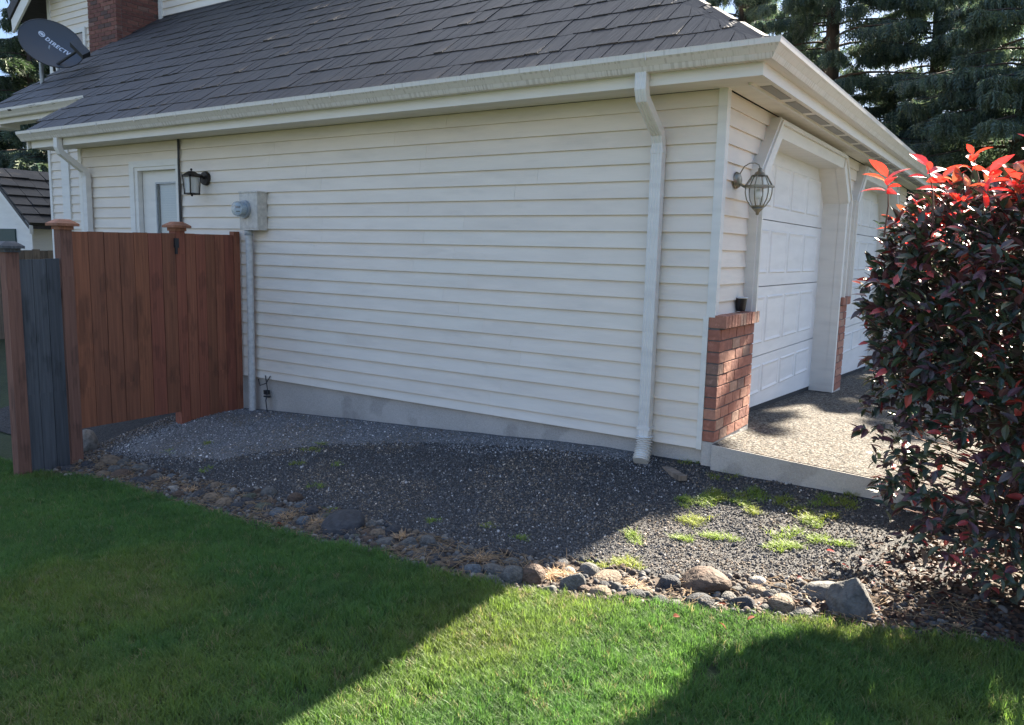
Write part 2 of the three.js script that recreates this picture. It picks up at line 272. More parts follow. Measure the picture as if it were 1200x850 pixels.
boards(frontWall, (a, b, p, q) => lapZ(a, b, 0, p, q), 6, 19, -8.66, -0.05, SOFFIT, 0.8, [[-4.0, -0.66, -1, 1.97], [-7.6, -4.33, -1, 1.97], [-3.7, -0.96, 1.97, 2.3], [-7.3, -4.62, 1.97, 2.3]], 2.6);
boards(frontWall, (a, b, p, q) => lapZ(a, b, 0, p, q), -1, 6, -8.66, -7.6, 0.8, -0.3, [], 2.6);
mesh('corner_board', [box(-0.054, 0.008, 0.86, SOFFIT, -0.02, 0.008), box(-0.02, 0.0078, 0.86, SOFFIT, -0.06, -0.02)], MT.trim, house);
mesh('corner_board', box(-0.075, -0.036, -0.088, 0.862, -0.02, 0.009), MT.trim, house);
mesh('corner_board', [box(-8.12, -8.055, -0.088, SOFFIT, -0.4, 0.007)], MT.trim, house);
const backWall = mesh('rear_wall', [box(-8.08, -0.2, -0.086, SOFFIT, -8.7, -8.55), box(-8.09, -7.95, -0.086, SOFFIT, -8.7, -0.2)], MT.trim, house);
// wing set back on the left
const wing = mesh('wing_wall', box(-10.41, -8.11, -0.086, 3.0, -8.6, -0.82), MT.trim, house);
boards(wing, (a, b, p, q) => lapX(a, b, -0.8, p, q), -1, 24, -10.36, -8.14, 2.99, -0.085, [[-10.06, -9.86, -1, 9]], 3);
mesh('corner_board', box(-10.42, -10.36, -0.088, 2.99, -0.82, -0.79), MT.trim, house);
mesh('corner_board', box(-10.06, -9.86, -0.088, 2.99, -0.82, -0.785), MT.trim, house);

// roof: slab under the tiles, cut by the hip on the front corner
const ry = (x, z) => Y0 + SLOPE * (EAVE - z), rx = (x) => Y0 + SLOPE * (EAVE - x);
const RZ = -4.37, RAKE = -11.5, RAKE2 = -8.62, WZ = -0.46;
const under = (f) => (x, z) => f(x, z) - 0.09;
const roofSlab = mesh('roof', [
  prism([[RAKE2, EAVE], [EAVE, EAVE], [RZ, RZ], [RAKE, RZ], [RAKE, WZ], [RAKE2, WZ]], 'y', under(ry), ry),
  prism([[EAVE, EAVE], [EAVE, -9.1], [RZ, RZ]], 'y', under((x) => rx(x)), (x) => rx(x)),
  prism([[EAVE, -9.11], [RZ, RZ - 0.001], [RAKE, RZ - 0.001], [RAKE, -9.11]], 'y', under((x, z) => Y0 + SLOPE * (z + 9.11)), (x, z) => Y0 + SLOPE * (z + 9.11))], MT.roof[1], house);
{ // shake tiles laid in courses, butts up to the eave
  const R = rng(77), step = 0.268, L = 0.38, nrm = Math.hypot(1, SLOPE), variants = [];
  for (let v = 0; v < 7; v++) {                                // a tile of two or three shakes, thick at the butt
    const geos = [], n = 2 + (v % 2), cuts = [0]; for (let i = 1; i < n; i++) cuts.push((i + (R() - 0.5) * 0.45) / n * 0.3); cuts.push(0.3);
    for (let i = 0; i < n; i++) { const th = 0.024 + R() * 0.009, dl = (R() - 0.5) * 0.014; geos.push(prism([[0.02 + dl, 0], [0.02 + dl, th], [-L, 0.014], [-L, 0]], 'x', cuts[i] + 0.0025, cuts[i + 1] - 0.002)); }
    variants.push(wuv(mergeGeometries(geos.map(clean))));
  }
  const list = [], rotX = Math.atan(SLOPE);
  const xs = (z) => [z > WZ + 0.04 ? RAKE2 : RAKE, Math.min(z + 0.1, 3)];
  for (let r = 0; r < 18; r++) {
    const z = EAVE + 0.03 - r * step, [x0, x1] = xs(z - 0.12); let x = x0 - (r % 2 ? 0.15 : 0.04) * (r ? 1 : 0.2);
    if (z < RZ + 0.1) break;
    for (; x < x1 - 0.02; x += 0.302) list.push([x, z, 0.3, R()]);
  }
  const camd = ([x, z]) => Math.hypot(x - 1.86, z - 5.37, ry(x, z) - 1.28);
  const vis = ([x, z]) => { const p = V(x + 0.15, ry(x, z), z).project(camera); return Math.abs(p.x) < 1.05 && p.y < 1.06; };
  list.sort((a, b) => (vis(b) - vis(a)) || camd(a) - camd(b));
  const rest = [];
  list.forEach(([x, z, w, q], i) => {
    let g = variants[Math.floor(q * 7)];
    if (x + 0.3 > z - 0.4) { g = g.clone(); const p = g.attributes.position; for (let j = 0; j < p.count; j++) p.setX(j, Math.min(p.getX(j), z + p.getZ(j) * Math.cos(rotX) - x + 0.0)); }   // cut along the hip
    const m = new THREE.Mesh(g, MT.roof[Math.floor(q * 53) % 4]); m.name = 'roof_tile'; m.castShadow = m.receiveShadow = true;
    m.position.set(x, ry(x, z) + 0.003, z); m.rotation.x = rotX + 0.008; m.rotation.z = (hash2(i, 3, 9) - 0.5) * 0.008; m.scale.set(1, 0.88 + hash2(i, 5, 9) * 0.24, 1);
    if (i < 298) roofSlab.add(m); else { m.updateMatrix(); rest.push(g.clone().applyMatrix4(m.matrix)); }
  });
  // tile texture runs with each tile, so uv stays local
  if (rest.length) stuff(mesh('roof_tile_field', rest, MT.roof[0], roofSlab, true));
  for (let i = 0; i < 15; i++) {                               // caps over the hip
    const x = EAVE + 0.0 - i * 0.3, cap = prism([[-0.13, -0.07], [-0.02, 0.0], [0.02, 0.0], [0.13, -0.07], [0.13, -0.16], [-0.13, -0.16]], 'z', -0.36, 0.0);
    const m = mesh('hip_tile', cap, MT.roof[i % 4], roofSlab); const hl = Math.atan(SLOPE / Math.SQRT2);
    m.position.set(x - 0.04, rx(x) + 0.058, x - 0.04); m.rotation.order = 'YXZ'; m.rotation.y = Math.PI / 4; m.rotation.x = hl + 0.012;
  }
}
// fascia, soffit, gutters
const FO = 0.328;
mesh('soffit', [prism([[-8.55, FO - 0.018], [FO - 0.018, FO - 0.018], [0.0, 0.0], [-8.55, 0.0]], 'y', SOFFIT + 0.0, SOFFIT + 0.02), prism([[FO - 0.018, FO - 0.018], [FO - 0.018, -9.0], [0.0, -9.0], [0.0, 0.0]], 'y', SOFFIT + 0.0, SOFFIT + 0.02), box(-11.4, -8.6, 3.0, 3.02, -0.82, -0.52)], MT.soffit, house);
mesh('fascia', prism([[FO - 0.02, SOFFIT - 0.012], [FO, SOFFIT - 0.012], [FO, 2.575], [FO - 0.02, 2.575]], 'x', -8.56, (p) => p), MT.fascia, house);
mesh('fascia', prism([[FO - 0.02, SOFFIT - 0.012], [FO, SOFFIT - 0.012], [FO, 2.575], [FO - 0.02, 2.575]], 'z', -9.05, (p) => p), MT.fascia, house);
const ventStrip = part('soffit_vent', house);
for (let i = 0; i < 14; i++) mesh('vent_screen', box(0.2, 0.275, SOFFIT - 0.004, SOFFIT - 0.0005, -0.05 - i * 0.62 - 0.5, -0.05 - i * 0.62), MT.vent, ventStrip);
mesh('frieze_strip', box(0.17, 0.19, SOFFIT - 0.018, SOFFIT - 0.0005, -9.0, 0.1), MT.trim, house);
const gp = [[0.001, 0.0], [0.07, 0.0], [0.078, 0.012], [0.088, 0.03], [0.115, 0.062], [0.128, 0.075], [0.132, 0.1], [0.134, 0.108], [0.126, 0.108], [0.12, 0.075], [0.006, 0.06], [0.001, 0.1]];
const GB = 2.466;
mesh('gutter', prism(gp.map(([a, b]) => [FO + a, GB + b]), 'x', -8.66, (p) => p), MT.gutter, house);
mesh('gutter', prism(gp.map(([a, b]) => [FO + a, GB + b]), 'z', -9.15, (p) => p - 0.0005), MT.gutter, house);
mesh('gutter', prism(gp.map(([a, b]) => [-0.5 + a, 3.03 + b]), 'x', -11.62, -8.63), MT.gutter, house);
mesh('fascia', box(-11.5, -8.6, 2.96, 3.14, -0.52, -0.5), MT.fascia, house);
mesh('gutter_strap', [box(-8.64, -8.636, 2.0, 2.0, 0, 0)].slice(0, 0).concat(Array.from({ length: 12 }, (_, i) => box(-0.4 - i * 0.72, -0.394 - i * 0.72, GB + 0.06, GB + 0.1085, FO + 0.02, FO + 0.1345))), MT.gutter, house);
// boxed eave ends on the left rake
mesh('eave_return', prism([[FO - 0.021, SOFFIT - 0.01], [FO - 0.021, 2.57], [0.02, 2.78], [-0.3, 3.0], [-0.3, 2.9], [0.0, SOFFIT - 0.01]], 'x', -8.6, -8.565), MT.fascia, house);
mesh('rake_board', prism([[EAVE - 0.02, ry(0, EAVE - 0.02) - 0.11], [WZ, ry(0, WZ) - 0.11], [WZ, ry(0, WZ) - 0.28], [EAVE - 0.02, ry(0, EAVE - 0.02) - 0.2]], 'x', -8.63, -8.6), MT.fascia, house);
mesh('rake_board', prism([[WZ, ry(0, WZ) - 0.1], [RZ, ry(0, RZ) - 0.1], [RZ, ry(0, RZ) - 0.3], [WZ, ry(0, WZ) - 0.3]], 'x', -11.49, -11.46), MT.fascia, house);
mesh('eave_return', box(-11.5, -11.2, 2.92, 3.12, -0.8, -0.525), MT.fascia, house);
mesh('gable_infill', prism([[0.0, SOFFIT], [-0.8, SOFFIT], [-0.8, 3.2], [-0.02, 2.7]], 'x', -8.1, -8.05), MT.trim, house);
// downspouts
const flute = []; { const w = 0.04, d = 0.03; for (let i = 0; i <= 8; i++) flute.push([-w + 2 * w * i / 8, -d - (i % 2 ? 0.004 : 0)]); for (let i = 0; i <= 8; i++) flute.push([w - 2 * w * i / 8, d + (i % 2 ? 0.004 : 0)]); }
function downspout(x, yb, brk) {
  const d = part('downspout', house, [x, 0, 0]);
  mesh('outlet_elbow', sweep([V(0, GB + 0.005, FO + 0.04), V(0, GB - 0.1, FO + 0.04), V(0, GB - 0.16, FO + 0.015), V(0, 2.12, 0.075), V(0, 2.06, 0.05), V(0, 2.0, 0.05)], flute), MT.spout, d);
  mesh('pipe', sweep([V(0, 2.035, 0.05), V(0, yb, 0.05)], flute.map(([a, b]) => [a * 1.06, b * 1.06])), MT.spout, d);
  mesh('joint_band', sweep([V(0, 2.015, 0.05), V(0, 1.985, 0.05)], flute.map(([a, b]) => [a * 1.15, b * 1.15])), MT.spout, d);
  for (const y of brk) mesh('strap', box(-0.05, 0.05, y - 0.012, y + 0.012, 0.0, 0.087), MT.spout, d);
  return d;
}
const dsR = downspout(-0.455, -0.06, [0.02]);
{ const pts = []; for (let i = 0; i <= 72; i++) { const t = i / 72; pts.push(V(0.005 * t + 0.012 * t * t, -0.04 - 0.175 * t, 0.055 + 0.085 * t * t)); }
  mesh('flexible_elbow', tube(pts, (t) => 0.056 + 0.008 * Math.sin(t * 2 * Math.PI * 9), 20), MT.spout, dsR); }
downspout(-7.87, -0.42, [1.2]);

// brick pillars flanking the garage openings
function brickRun(parent, mats, courses, h, len, wall, y0, axis, fixed0, fixed1, a0, a1, R, joint = 0.01) {
  for (let c = 0; c < courses; c++) {
    let a = a0 - (c % 2 ? len / 2 : 0);
    while (a < a1 - 0.015) {
      const s = Math.max(a0, a), e = Math.min(a1, a + len - joint); a += len; if (e - s < 0.012) continue;
      const pr = R() * 0.004, y = y0 + c * h;
      mesh('brick', axis === 'z' ? box(fixed0, fixed1 + pr, y, y + h - joint, s, e) : box(s, e, y, y + h - joint, fixed0, fixed1 + pr), mats[Math.floor(R() * R() * mats.length + R() * 1.5) % mats.length], parent);
    }
  }
}
function pillar(z0, z1, yb, courses, side) {
  const R = rng(500 + Math.round(z1 * 90)), h = 0.0805, X = 0.049, pl = part('brick_pillar', house);
  mesh('mortar', box(-0.03, X - 0.006, yb - 0.003, yb + courses * h + 0.003, z0 + 0.004, z1 - 0.006), MT.mortar, pl);
  brickRun(pl, MT.brick, courses, h, 0.172, 0, yb, 'z', -0.0345, X, z0, z1 - (side ? 0.0 : 0.0), R);
  const top = yb + courses * h;
  mesh('mortar', box(-0.03, X + 0.028, top, top + 0.082, z0 + 0.004, z1 - 0.004), MT.mortar, pl);
  for (let z = z1; z > z0 + 0.03; z -= 0.0655) mesh('cap_brick', box(-0.034, X + 0.038 + R() * 0.004, top + 0.005, top + 0.088 + R() * 0.003, Math.max(z0, z - 0.056), z), MT.brick[[0, 5, 4, 3, 0][Math.floor(R() * 5)]], pl);
  return pl;
}
pillar(-0.79, 0.004, -0.022, 10, true);
pillar(-4.33, -3.93, -0.19, 12, true);
mesh('pillar_footing', box(-0.036, 0.0475, -0.9, -0.026, -0.8, 0.001), MT.concrete, house);
mesh('pillar_footing', box(-0.036, 0.0475, -0.9, -0.194, -4.34, -3.925), MT.concrete, house);
// garage openings: casing with clipped corners, jambs and panel doors
function garage(zn, zf, floorN, floorF) {
  const w = 0.15, X0 = -0.02, X1 = 0.06, ty = 2.215, ch = 0.34, yb = 0.86;
  const cs = part('door_casing', house);
  const ring = (o) => [[zn + o, yb], [zn + o, ty - ch + o * 0.42], [zn - ch + o * 0.42, ty + o], [zf + ch - o * 0.42, ty + o], [zf - o, ty - ch + o * 0.42], [zf - o, yb]];
  const I = ring(0), O = ring(w), I2 = ring(0.045);
  const nm = ['jamb_board', 'corner_brace', 'head_board', 'corner_brace', 'jamb_board'];
  for (let i = 0; i < 5; i++) {
    const q = [I[i], I[i + 1], O[i + 1], O[i]]; mesh(nm[i], prism(q, 'x', X0, i === 1 || i === 3 ? X1 + 0.012 : X1), MT.trim, cs);
    const q2 = [ring(0.1)[i], ring(0.1)[i + 1], ring(0.128)[i + 1], ring(0.128)[i]]; mesh('edge_strip', prism(q2, 'x', X1 - 0.01, X1 + 0.028), MT.trim, cs);
  }
  { const e = 0.003, n = zn + e, f = zf - e, t = ty + e; mesh('reveal', [prism([[n, -0.3], [n + 0.03, -0.3], [n + 0.03, ty - ch], [n, ty - ch]], 'x', -0.24, -0.022), prism([[f, floorF - 0.02], [f - 0.03, floorF - 0.02], [f - 0.03, ty - ch], [f, ty - ch]], 'x', -0.24, -0.022), prism([[n - ch, t], [f + ch, t], [f + ch, t + 0.03], [n - ch, t + 0.03]], 'x', -0.24, -0.022), prism([[f, ty - ch], [f + ch, t], [f + ch, t + 0.03], [f - 0.03, ty - ch]], 'x', -0.24, -0.022), prism([[n, ty - ch], [n - ch, t], [n - ch, t + 0.03], [n + 0.03, ty - ch]], 'x', -0.24, -0.022)], MT.trim, cs);
    mesh('jamb_foot', prism([[zf, floorF - 0.02], [zf - 0.06, floorF - 0.02], [zf - 0.06, yb], [zf, yb]], 'x', -0.021, X1 - 0.002), MT.trim, cs); }
  const X = -0.19, gd = part('garage_door', house), js = [-0.3, 0.4, 1.025, 1.61, 2.3];
  const lo = Math.min(floorN, floorF) + 0.0;
  for (let s = 0; s < 4; s++) {
    const y0 = s ? js[s] + 0.003 : 0, g = s ? box(X - 0.045, X, js[s] + 0.004, js[s + 1] - 0.004, zf - 0.02, zn + 0.02) : prism([[zn + 0.02, floorN + 0.025], [zf - 0.02, floorF + 0.025], [zf - 0.02, js[1] - 0.004], [zn + 0.02, js[1] - 0.004]], 'x', X - 0.045, X);
    mesh('door_section', g, MT.door, gd);
    for (let p = 0; p < 5; p++) {
      const zb = zf + 0.19 + p * 0.606, za = Math.min(zb + 0.535, zn - 0.02), pb = (s ? js[s] : -0.06) + 0.115, pt = js[s + 1] - (s === 3 ? 0.2 : 0.085); if (za - zb < 0.1) continue;
      const o = 0.035, oc = [[zb, pb], [za, pb], [za, pt], [zb, pt]], ic = [[zb + o, pb + o], [za - o, pb + o], [za - o, pt - o], [zb + o, pt - o]], m2 = [[zb + 0.012, pb + 0.012], [za - 0.012, pb + 0.012], [za - 0.012, pt - 0.012], [zb + 0.012, pt - 0.012]];
      const t = []; const L = [[oc, 0.0005], [m2, 0.011], [m2, 0.011], [ic, 0.003]].map(([c, d]) => c.map(([z, y]) => [X + d, y, z]));
      for (const [a, b] of [[0, 1], [2, 3]]) for (let i = 0; i < 4; i++) { const j = (i + 1) % 4; t.push(...L[a][i], ...L[a][j], ...L[b][j], ...L[a][i], ...L[b][j], ...L[b][i]); }
      const c2 = L[3]; t.push(...c2[0], ...c2[1], ...c2[2], ...c2[0], ...c2[2], ...c2[3]);
      mesh('raised_panel', fromTris(t), MT.door, gd);
    }
  }
  mesh('bottom_seal', prism([[zn, floorN - 0.02], [zf, floorF - 0.02], [zf, floorF + 0.022], [zn, floorN + 0.022]], 'x', X - 0.03, X - 0.006), MT.seal, gd);
}
garage(-0.8, -3.86, -0.04, -0.17);
garage(-4.46, -7.46, -0.198, -0.325);
// side entry door
{ const d = part('entry_door', house);
  mesh('casing', [box(-7.02, -6.93, -0.3, 2.197, -0.02, 0.018), box(-6.93, -6.13, 2.13, 2.197, -0.02, 0.0178), box(-6.128, -6.088, -0.3, 2.197, -0.02, 0.018), box(-6.93, -6.87, -0.3, 2.13, -0.05, 0.006), box(-6.87, -6.128, 2.09, 2.13, -0.05, 0.0058)], MT.trim, d);
  mesh('door_leaf', [box(-6.87, -6.62, -0.3, 2.09, -0.1, -0.055), box(-6.17, -6.128, -0.3, 2.09, -0.1, -0.0552), box(-6.62, -6.17, 1.96, 2.09, -0.1, -0.0548), box(-6.62, -6.17, -0.3, 0.1, -0.1, -0.0548)], MT.trim, d);
  mesh('glazing_bead', [box(-6.62, -6.6, 0.1, 1.96, -0.07, -0.05), box(-6.19, -6.17, 0.1, 1.96, -0.07, -0.05), box(-6.6, -6.19, 1.94, 1.96, -0.07, -0.0502)], MT.galv, d);
  mesh('glass_pane', box(-6.6, -6.19, 0.1, 1.94, -0.075, -0.07), MT.glass, d);
  for (let i = 0; i < 70; i++) mesh('blind_slat', prism([[-0.1, 0.1 + i * 0.0265], [-0.092, 0.123 + i * 0.0265], [-0.09, 0.123 + i * 0.0265], [-0.098, 0.1 + i * 0.0265]], 'x', -6.59, -6.2), MT.blind, d);
  mesh('threshold', box(-7.02, -6.088, -0.32, -0.3, -0.1, 0.04), MT.concrete, d); }
// upper storey behind the roof
const upper = mesh('upper_wall', [box(-15.1, -6.6, 3.3, 6.2, -9.0, -3.321), prism([[-15.1, 6.2], [-6.6, 6.2], [-8.5, 7.6], [-10.85, 9.1]], 'z', -9, -3.322)], MT.trim, house);
boards(upper, (a, b, p, q) => lapX(a, b, -3.3, p, q), 32, 58, -15.05, -6.65, 7.05, 3.9, [[-14.9, -13.75, 4.15, 5.32], [-12.3, -11.36, 0, 9]], 3.4);
mesh('corner_board', box(-11.37, -11.29, 4.9, 7.0, -3.33, -3.27), MT.trim, house);
mesh('corner_board', box(-11.47, -11.4, 4.9, 7.0, -3.33, -3.285), MT.spout, house);
mesh('corner_board', box(-15.12, -15.02, 3.3, 6.0, -3.36, -3.285), MT.trim, house);
mesh('upper_roof', prism([[-15.75, 5.62], [-10.85, 9.2], [-6, 5.75], [-6, 5.9], [-10.85, 9.4], [-15.8, 5.82]], 'z', -9.3, -2.86), MT.roof[1], house);
mesh('barge_board', prism([[-15.7, 5.36], [-10.85, 8.9], [-10.85, 9.19], [-15.72, 5.61]], 'z', -2.93, -2.89), MT.fascia, house);
mesh('flashing', box(-11.25, -6.6, 4.95, 5.17, -3.295, -3.28), MT.roof[3], house);
{ const w = part('window', house);
  mesh('frame', [box(-14.9, -14.82, 4.15, 5.32, -3.33, -3.27), box(-13.83, -13.75, 4.15, 5.32, -3.33, -3.27), box(-14.82, -13.83, 5.24, 5.32, -3.33, -3.272), box(-14.82, -13.83, 4.15, 4.23, -3.33, -3.272), box(-14.35, -14.3, 4.23, 5.24, -3.33, -3.28)], MT.trim, w);
  mesh('glass_pane', box(-14.82, -13.83, 4.23, 5.24, -3.318, -3.3), MT.windowGlass, w); }
{ const c = part('chimney', house), R = rng(913), h = 0.068, x0 = -12.26, x1 = -11.4, zf = -2.52;
  mesh('mortar', box(x0 + 0.008, x1 - 0.008, 3.9, 7.4, -3.32, zf - 0.008), MT.mortarPale, c);
  brickRun(c, MT.oldBrick, 36, h, 0.2, 0, 4.4, 'x', zf - 0.09, zf, x0, x1, R);
  brickRun(c, MT.oldBrick, 36, h, 0.2, 0, 4.4, 'z', x1 - 0.09, x1 - 0.0008, -3.3, zf - 0.1, R); }

// ---------------------------------------------------------------- fence and gate
const FX = -5.1;
function capGeo(w, h0) { return mergeGeometries([prism([[-w, -w], [w, -w], [w, w], [-w, w]], 'y', h0, h0 + 0.022), new THREE.CylinderGeometry(w * 0.62, w * 1.38, 0.035, 4, 1).rotateY(Math.PI / 4).translate(0, h0 + 0.0395, 0)].map(clean)); }
function fencePost(z, x, w, y0, y1, label, capMat, mat, capW) {
  const p = thing('fence_post', label, 'fence post', undefined, [x, y0, z]);
  mesh('shaft', box(-w, w, -0.2, y1 - y0, -w, w), mat, p); if (capMat) { mesh('neck', box(-w - 0.012, w + 0.012, y1 - y0, y1 - y0 + 0.03, -w - 0.012, w + 0.012), capMat, p); mesh('post_cap', capGeo(capW, y1 - y0 + 0.03), capMat, p); }
  return p;
}
fencePost(1.79, FX, 0.05, -0.62, 1.375, 'brown timber gate post with a flared cap, beside dark weathered boards', MT.cap, MT.post, 0.095);
fencePost(0.70, FX - 0.02, 0.05, -0.42, 1.40, 'brown timber post with a flared cap, between gate and narrow fence', MT.cap, MT.red[0], 0.095);
fencePost(0.055, FX + 0.0, 0.035, -0.5, 1.415, 'slim capless brown post against the siding under the electric meter', null, MT.red[2], 0);
fencePost(2.235, FX + 0.02, 0.05, -0.72, 1.18, 'short weathered brown post with a grey cap at the lawn edge', MT.weather[2], MT.post, 0.085);
function boardPanel(t, z0, z1, n, yb, yt, x, mats, name = 'board', R = rng(7), jag = 0.006, gap = 0.003) {
  for (let i = 0; i < n; i++) {
    const a = lerp(z0, z1, i / n) + gap / 2, b = lerp(z0, z1, (i + 1) / n) - gap / 2, d = R() * 0.005, j = (R() - 0.5) * jag;
    mesh(name, prism([[a, yb(a)], [b, yb(b)], [b, yt(b) + j], [a, yt(a) + j]], 'x', x - 0.019, x + d), mats[Math.floor(R() * mats.length)], t);
  }
}
{ const g = thing('gate', 'red-brown wooden gate of upright boards, hinged on the capped post', 'gate');
  boardPanel(g, 0.755, 1.735, 7, (z) => -0.36, (z) => 1.375 - 0.012 * (z - 0.7), FX + 0.03, MT.red, 'board', rng(31), 0.006, 0.006);
  for (const y of [1.15, 0.5, -0.15]) mesh('rail', box(FX - 0.03, FX + 0.009, y - 0.04, y + 0.04, 0.76, 1.73), MT.red[3], g);
  mesh('latch', [box(FX + 0.03, FX + 0.06, 1.24, 1.33, 0.735, 0.775), box(FX + 0.03, FX + 0.05, 1.18, 1.24, 0.742, 0.765)], MT.black, g); }
{ const g = thing('side_fence', 'narrow red-brown board fence between the gate post and the siding', 'fence');
  boardPanel(g, 0.095, 0.645, 5, (z) => -0.44 - 0.04 * z, (z) => 1.378, FX + 0.025, MT.red, 'board', rng(32), 0.006, 0.005);
  for (const y of [1.15, 0.4, -0.2]) mesh('rail', box(FX - 0.03, FX + 0.004, y - 0.04, y + 0.04, 0.095, 0.645), MT.red[3], g); }
{ const g = thing('weathered_fence', 'low fence section of dark blue-grey weathered boards beside the gate', 'fence');
  boardPanel(g, 1.85, 2.18, 3, (z) => -0.74, (z) => 1.128 - 0.03 * (z - 1.9), FX + 0.035, MT.weather, 'board', rng(33), 0.012, 0.004);
  mesh('rail', box(FX - 0.03, FX + 0.012, 0.8, 0.88, 1.85, 2.18), MT.weather[0], g); }
{ const g = thing('rear_fence', 'old tan-grey plank fence standing behind the gate before the shed', 'fence');
  boardPanel(g, -4.6, 4.0, 62, () => -0.85, (z) => 1.1, -13.5, MT.oldFence, 'plank', rng(34), 0.03, 0.006);
  for (const y of [0.8, 0.0]) mesh('rail', box(-13.56, -13.52, y - 0.045, y + 0.045, -4.6, 4.0), MT.oldFence[2], g); }
{ const s = thing('shed', 'small white shed with a dark shake roof behind the old fence', 'shed'), x1 = -15.5, x0 = -18.3, zf = -2.95, zb = -6.4, xm = (x0 + x1) / 2, ye = 1.62, yr = 2.72;
  mesh('wall', prism([[x0, -0.9], [x1, -0.9], [x1, ye], [xm, yr - 0.1], [x0, ye]], 'z', zb, zf), MT.trim, s);
  const rf = mesh('roof', [prism([[x1 + 0.22, ye - 0.12], [x1 + 0.22, ye - 0.05], [xm, yr + 0.02], [xm, yr - 0.08]], 'z', zb - 0.2, zf + 0.18), prism([[x0 - 0.22, ye - 0.12], [x0 - 0.22, ye - 0.05], [xm, yr + 0.02], [xm, yr - 0.08]], 'z', zb - 0.2, zf + 0.18)], MT.roof[1], s);
  const R = rng(88), n = 6, sl = Math.hypot(x1 + 0.22 - xm, yr + 0.07 - ye), an = Math.atan2(yr + 0.07 - ye, x1 + 0.22 - xm);
  for (let r = 0; r < n; r++) for (let k = 0; k < 11; k++) { const z = zb - 0.2 + k * 0.348; const m = mesh('shingle', prism([[0, 0], [0, 0.05], [-sl / n - 0.06, 0.012], [-sl / n - 0.06, 0]], 'z', 0.004, 0.34), MT.roof[Math.floor(R() * 4)], rf); m.position.set(x1 + 0.23 - Math.cos(an) * sl * r / n, ye - 0.045 + Math.sin(an) * sl * r / n, z); m.rotation.z = -an; m.scale.y = 0.8 + R() * 0.5; }
  mesh('barge_board', prism([[x1 + 0.24, ye - 0.22], [x1 + 0.24, ye - 0.06], [xm, yr - 0.02], [x0 - 0.24, ye - 0.06], [x0 - 0.24, ye - 0.22], [xm, yr - 0.2]], 'z', zf + 0.1, zf + 0.17), MT.trim, s);
  mesh('corner_board', box(x1 - 0.1, x1 + 0.02, -0.9, ye - 0.08, zf - 0.02, zf + 0.025), MT.trim, s);
  mesh('door', box(xm - 0.5, xm + 0.72, -0.8, 1.5, zf, zf + 0.03), MT.greenDoor, s); }

// ---------------------------------------------------------------- fittings on the house
{ const m = thing('electric_meter', 'grey electric meter box with round glass meter and conduit on the siding', 'meter');
  mesh('cabinet', box(-4.93, -4.655, 1.43, 1.8, 0.0, 0.115), MT.box, m);
  mesh('cover_lip', [box(-4.937, -4.648, 1.798, 1.812, -0.001, 0.123), box(-4.928, -4.657, 1.45, 1.79, 0.1152, 0.119)], MT.box, m);
  mesh('meter_ring', new THREE.CylinderGeometry(0.088, 0.09, 0.03, 28).rotateX(Math.PI / 2).translate(-4.84, 1.635, 0.132), MT.galv, m);
  const gl = mesh('meter_dome', new THREE.LatheGeometry([[0, 0.1], [0.05, 0.098], [0.068, 0.085], [0.076, 0.06], [0.077, 0]].map((q) => new THREE.Vector2(...q)), 28).rotateX(Math.PI / 2).translate(-4.84, 1.635, 0.147), M([0.75, 0.8, 0.82], { roughness: 0.08, transmission: 0.85, thickness: 0 }), m);
  mesh('meter_face', [new THREE.CylinderGeometry(0.06, 0.06, 0.06, 24).rotateX(Math.PI / 2).translate(-4.84, 1.635, 0.175)], M([0.55, 0.57, 0.58], { roughness: 0.5 }), m);
  mesh('meter_dial', [box(-4.88, -4.80, 1.64, 1.665, 0.205, 0.2065), box(-4.87, -4.81, 1.605, 1.615, 0.205, 0.2065)], MT.black, m);
  mesh('conduit', tube([V(-4.865, 1.44, 0.06), V(-4.865, 0.5, 0.06), V(-4.865, -0.47, 0.065)], 0.036, 16), M([0.62, 0.6, 0.56], { map: T.fine, roughness: 0.55 }), m);
  for (const y of [1.42]) mesh('conduit_collar', tube([V(-4.865, y + 0.02, 0.06), V(-4.865, y - 0.04, 0.06)], 0.043, 16), MT.galv, m); }
{ const c = thing('utility_cable', 'thin dark cable and small valve hanging on the foundation beside the conduit', 'cable');
  mesh('cable', tube([V(-4.72, -0.05, 0.01), V(-4.69, -0.12, 0.02), V(-4.66, -0.22, 0.03), V(-4.67, -0.3, 0.05), V(-4.6, -0.42, 0.09)], 0.006, 6), MT.black, c);
  mesh('cable', tube([V(-4.83, -0.1, 0.01), V(-4.78, -0.16, 0.03), V(-4.7, -0.13, 0.02), V(-4.64, -0.05, 0.01)], 0.005, 6), MT.black, c);
  mesh('valve', [box(-4.715, -4.665, -0.245, -0.2, 0.0, 0.04), box(-4.73, -4.65, -0.275, -0.26, 0.005, 0.03)], MT.black, c); }
tag(mesh('wall_cable', [tube([V(-6.07, 2.4, 0.012), V(-6.072, 2.25, 0.012), V(-6.062, 2.15, 0.02), V(-6.075, 2.0, 0.012), V(-6.07, 1.2, 0.012), V(-6.07, -0.3, 0.012)], 0.011, 8), tube([V(-6.055, 2.4, 0.01), V(-6.06, 2.1, 0.014), V(-6.055, 1.2, 0.01)], 0.006, 6)], MT.black), 'black cable running down the siding beside the side entry door', 'cable');
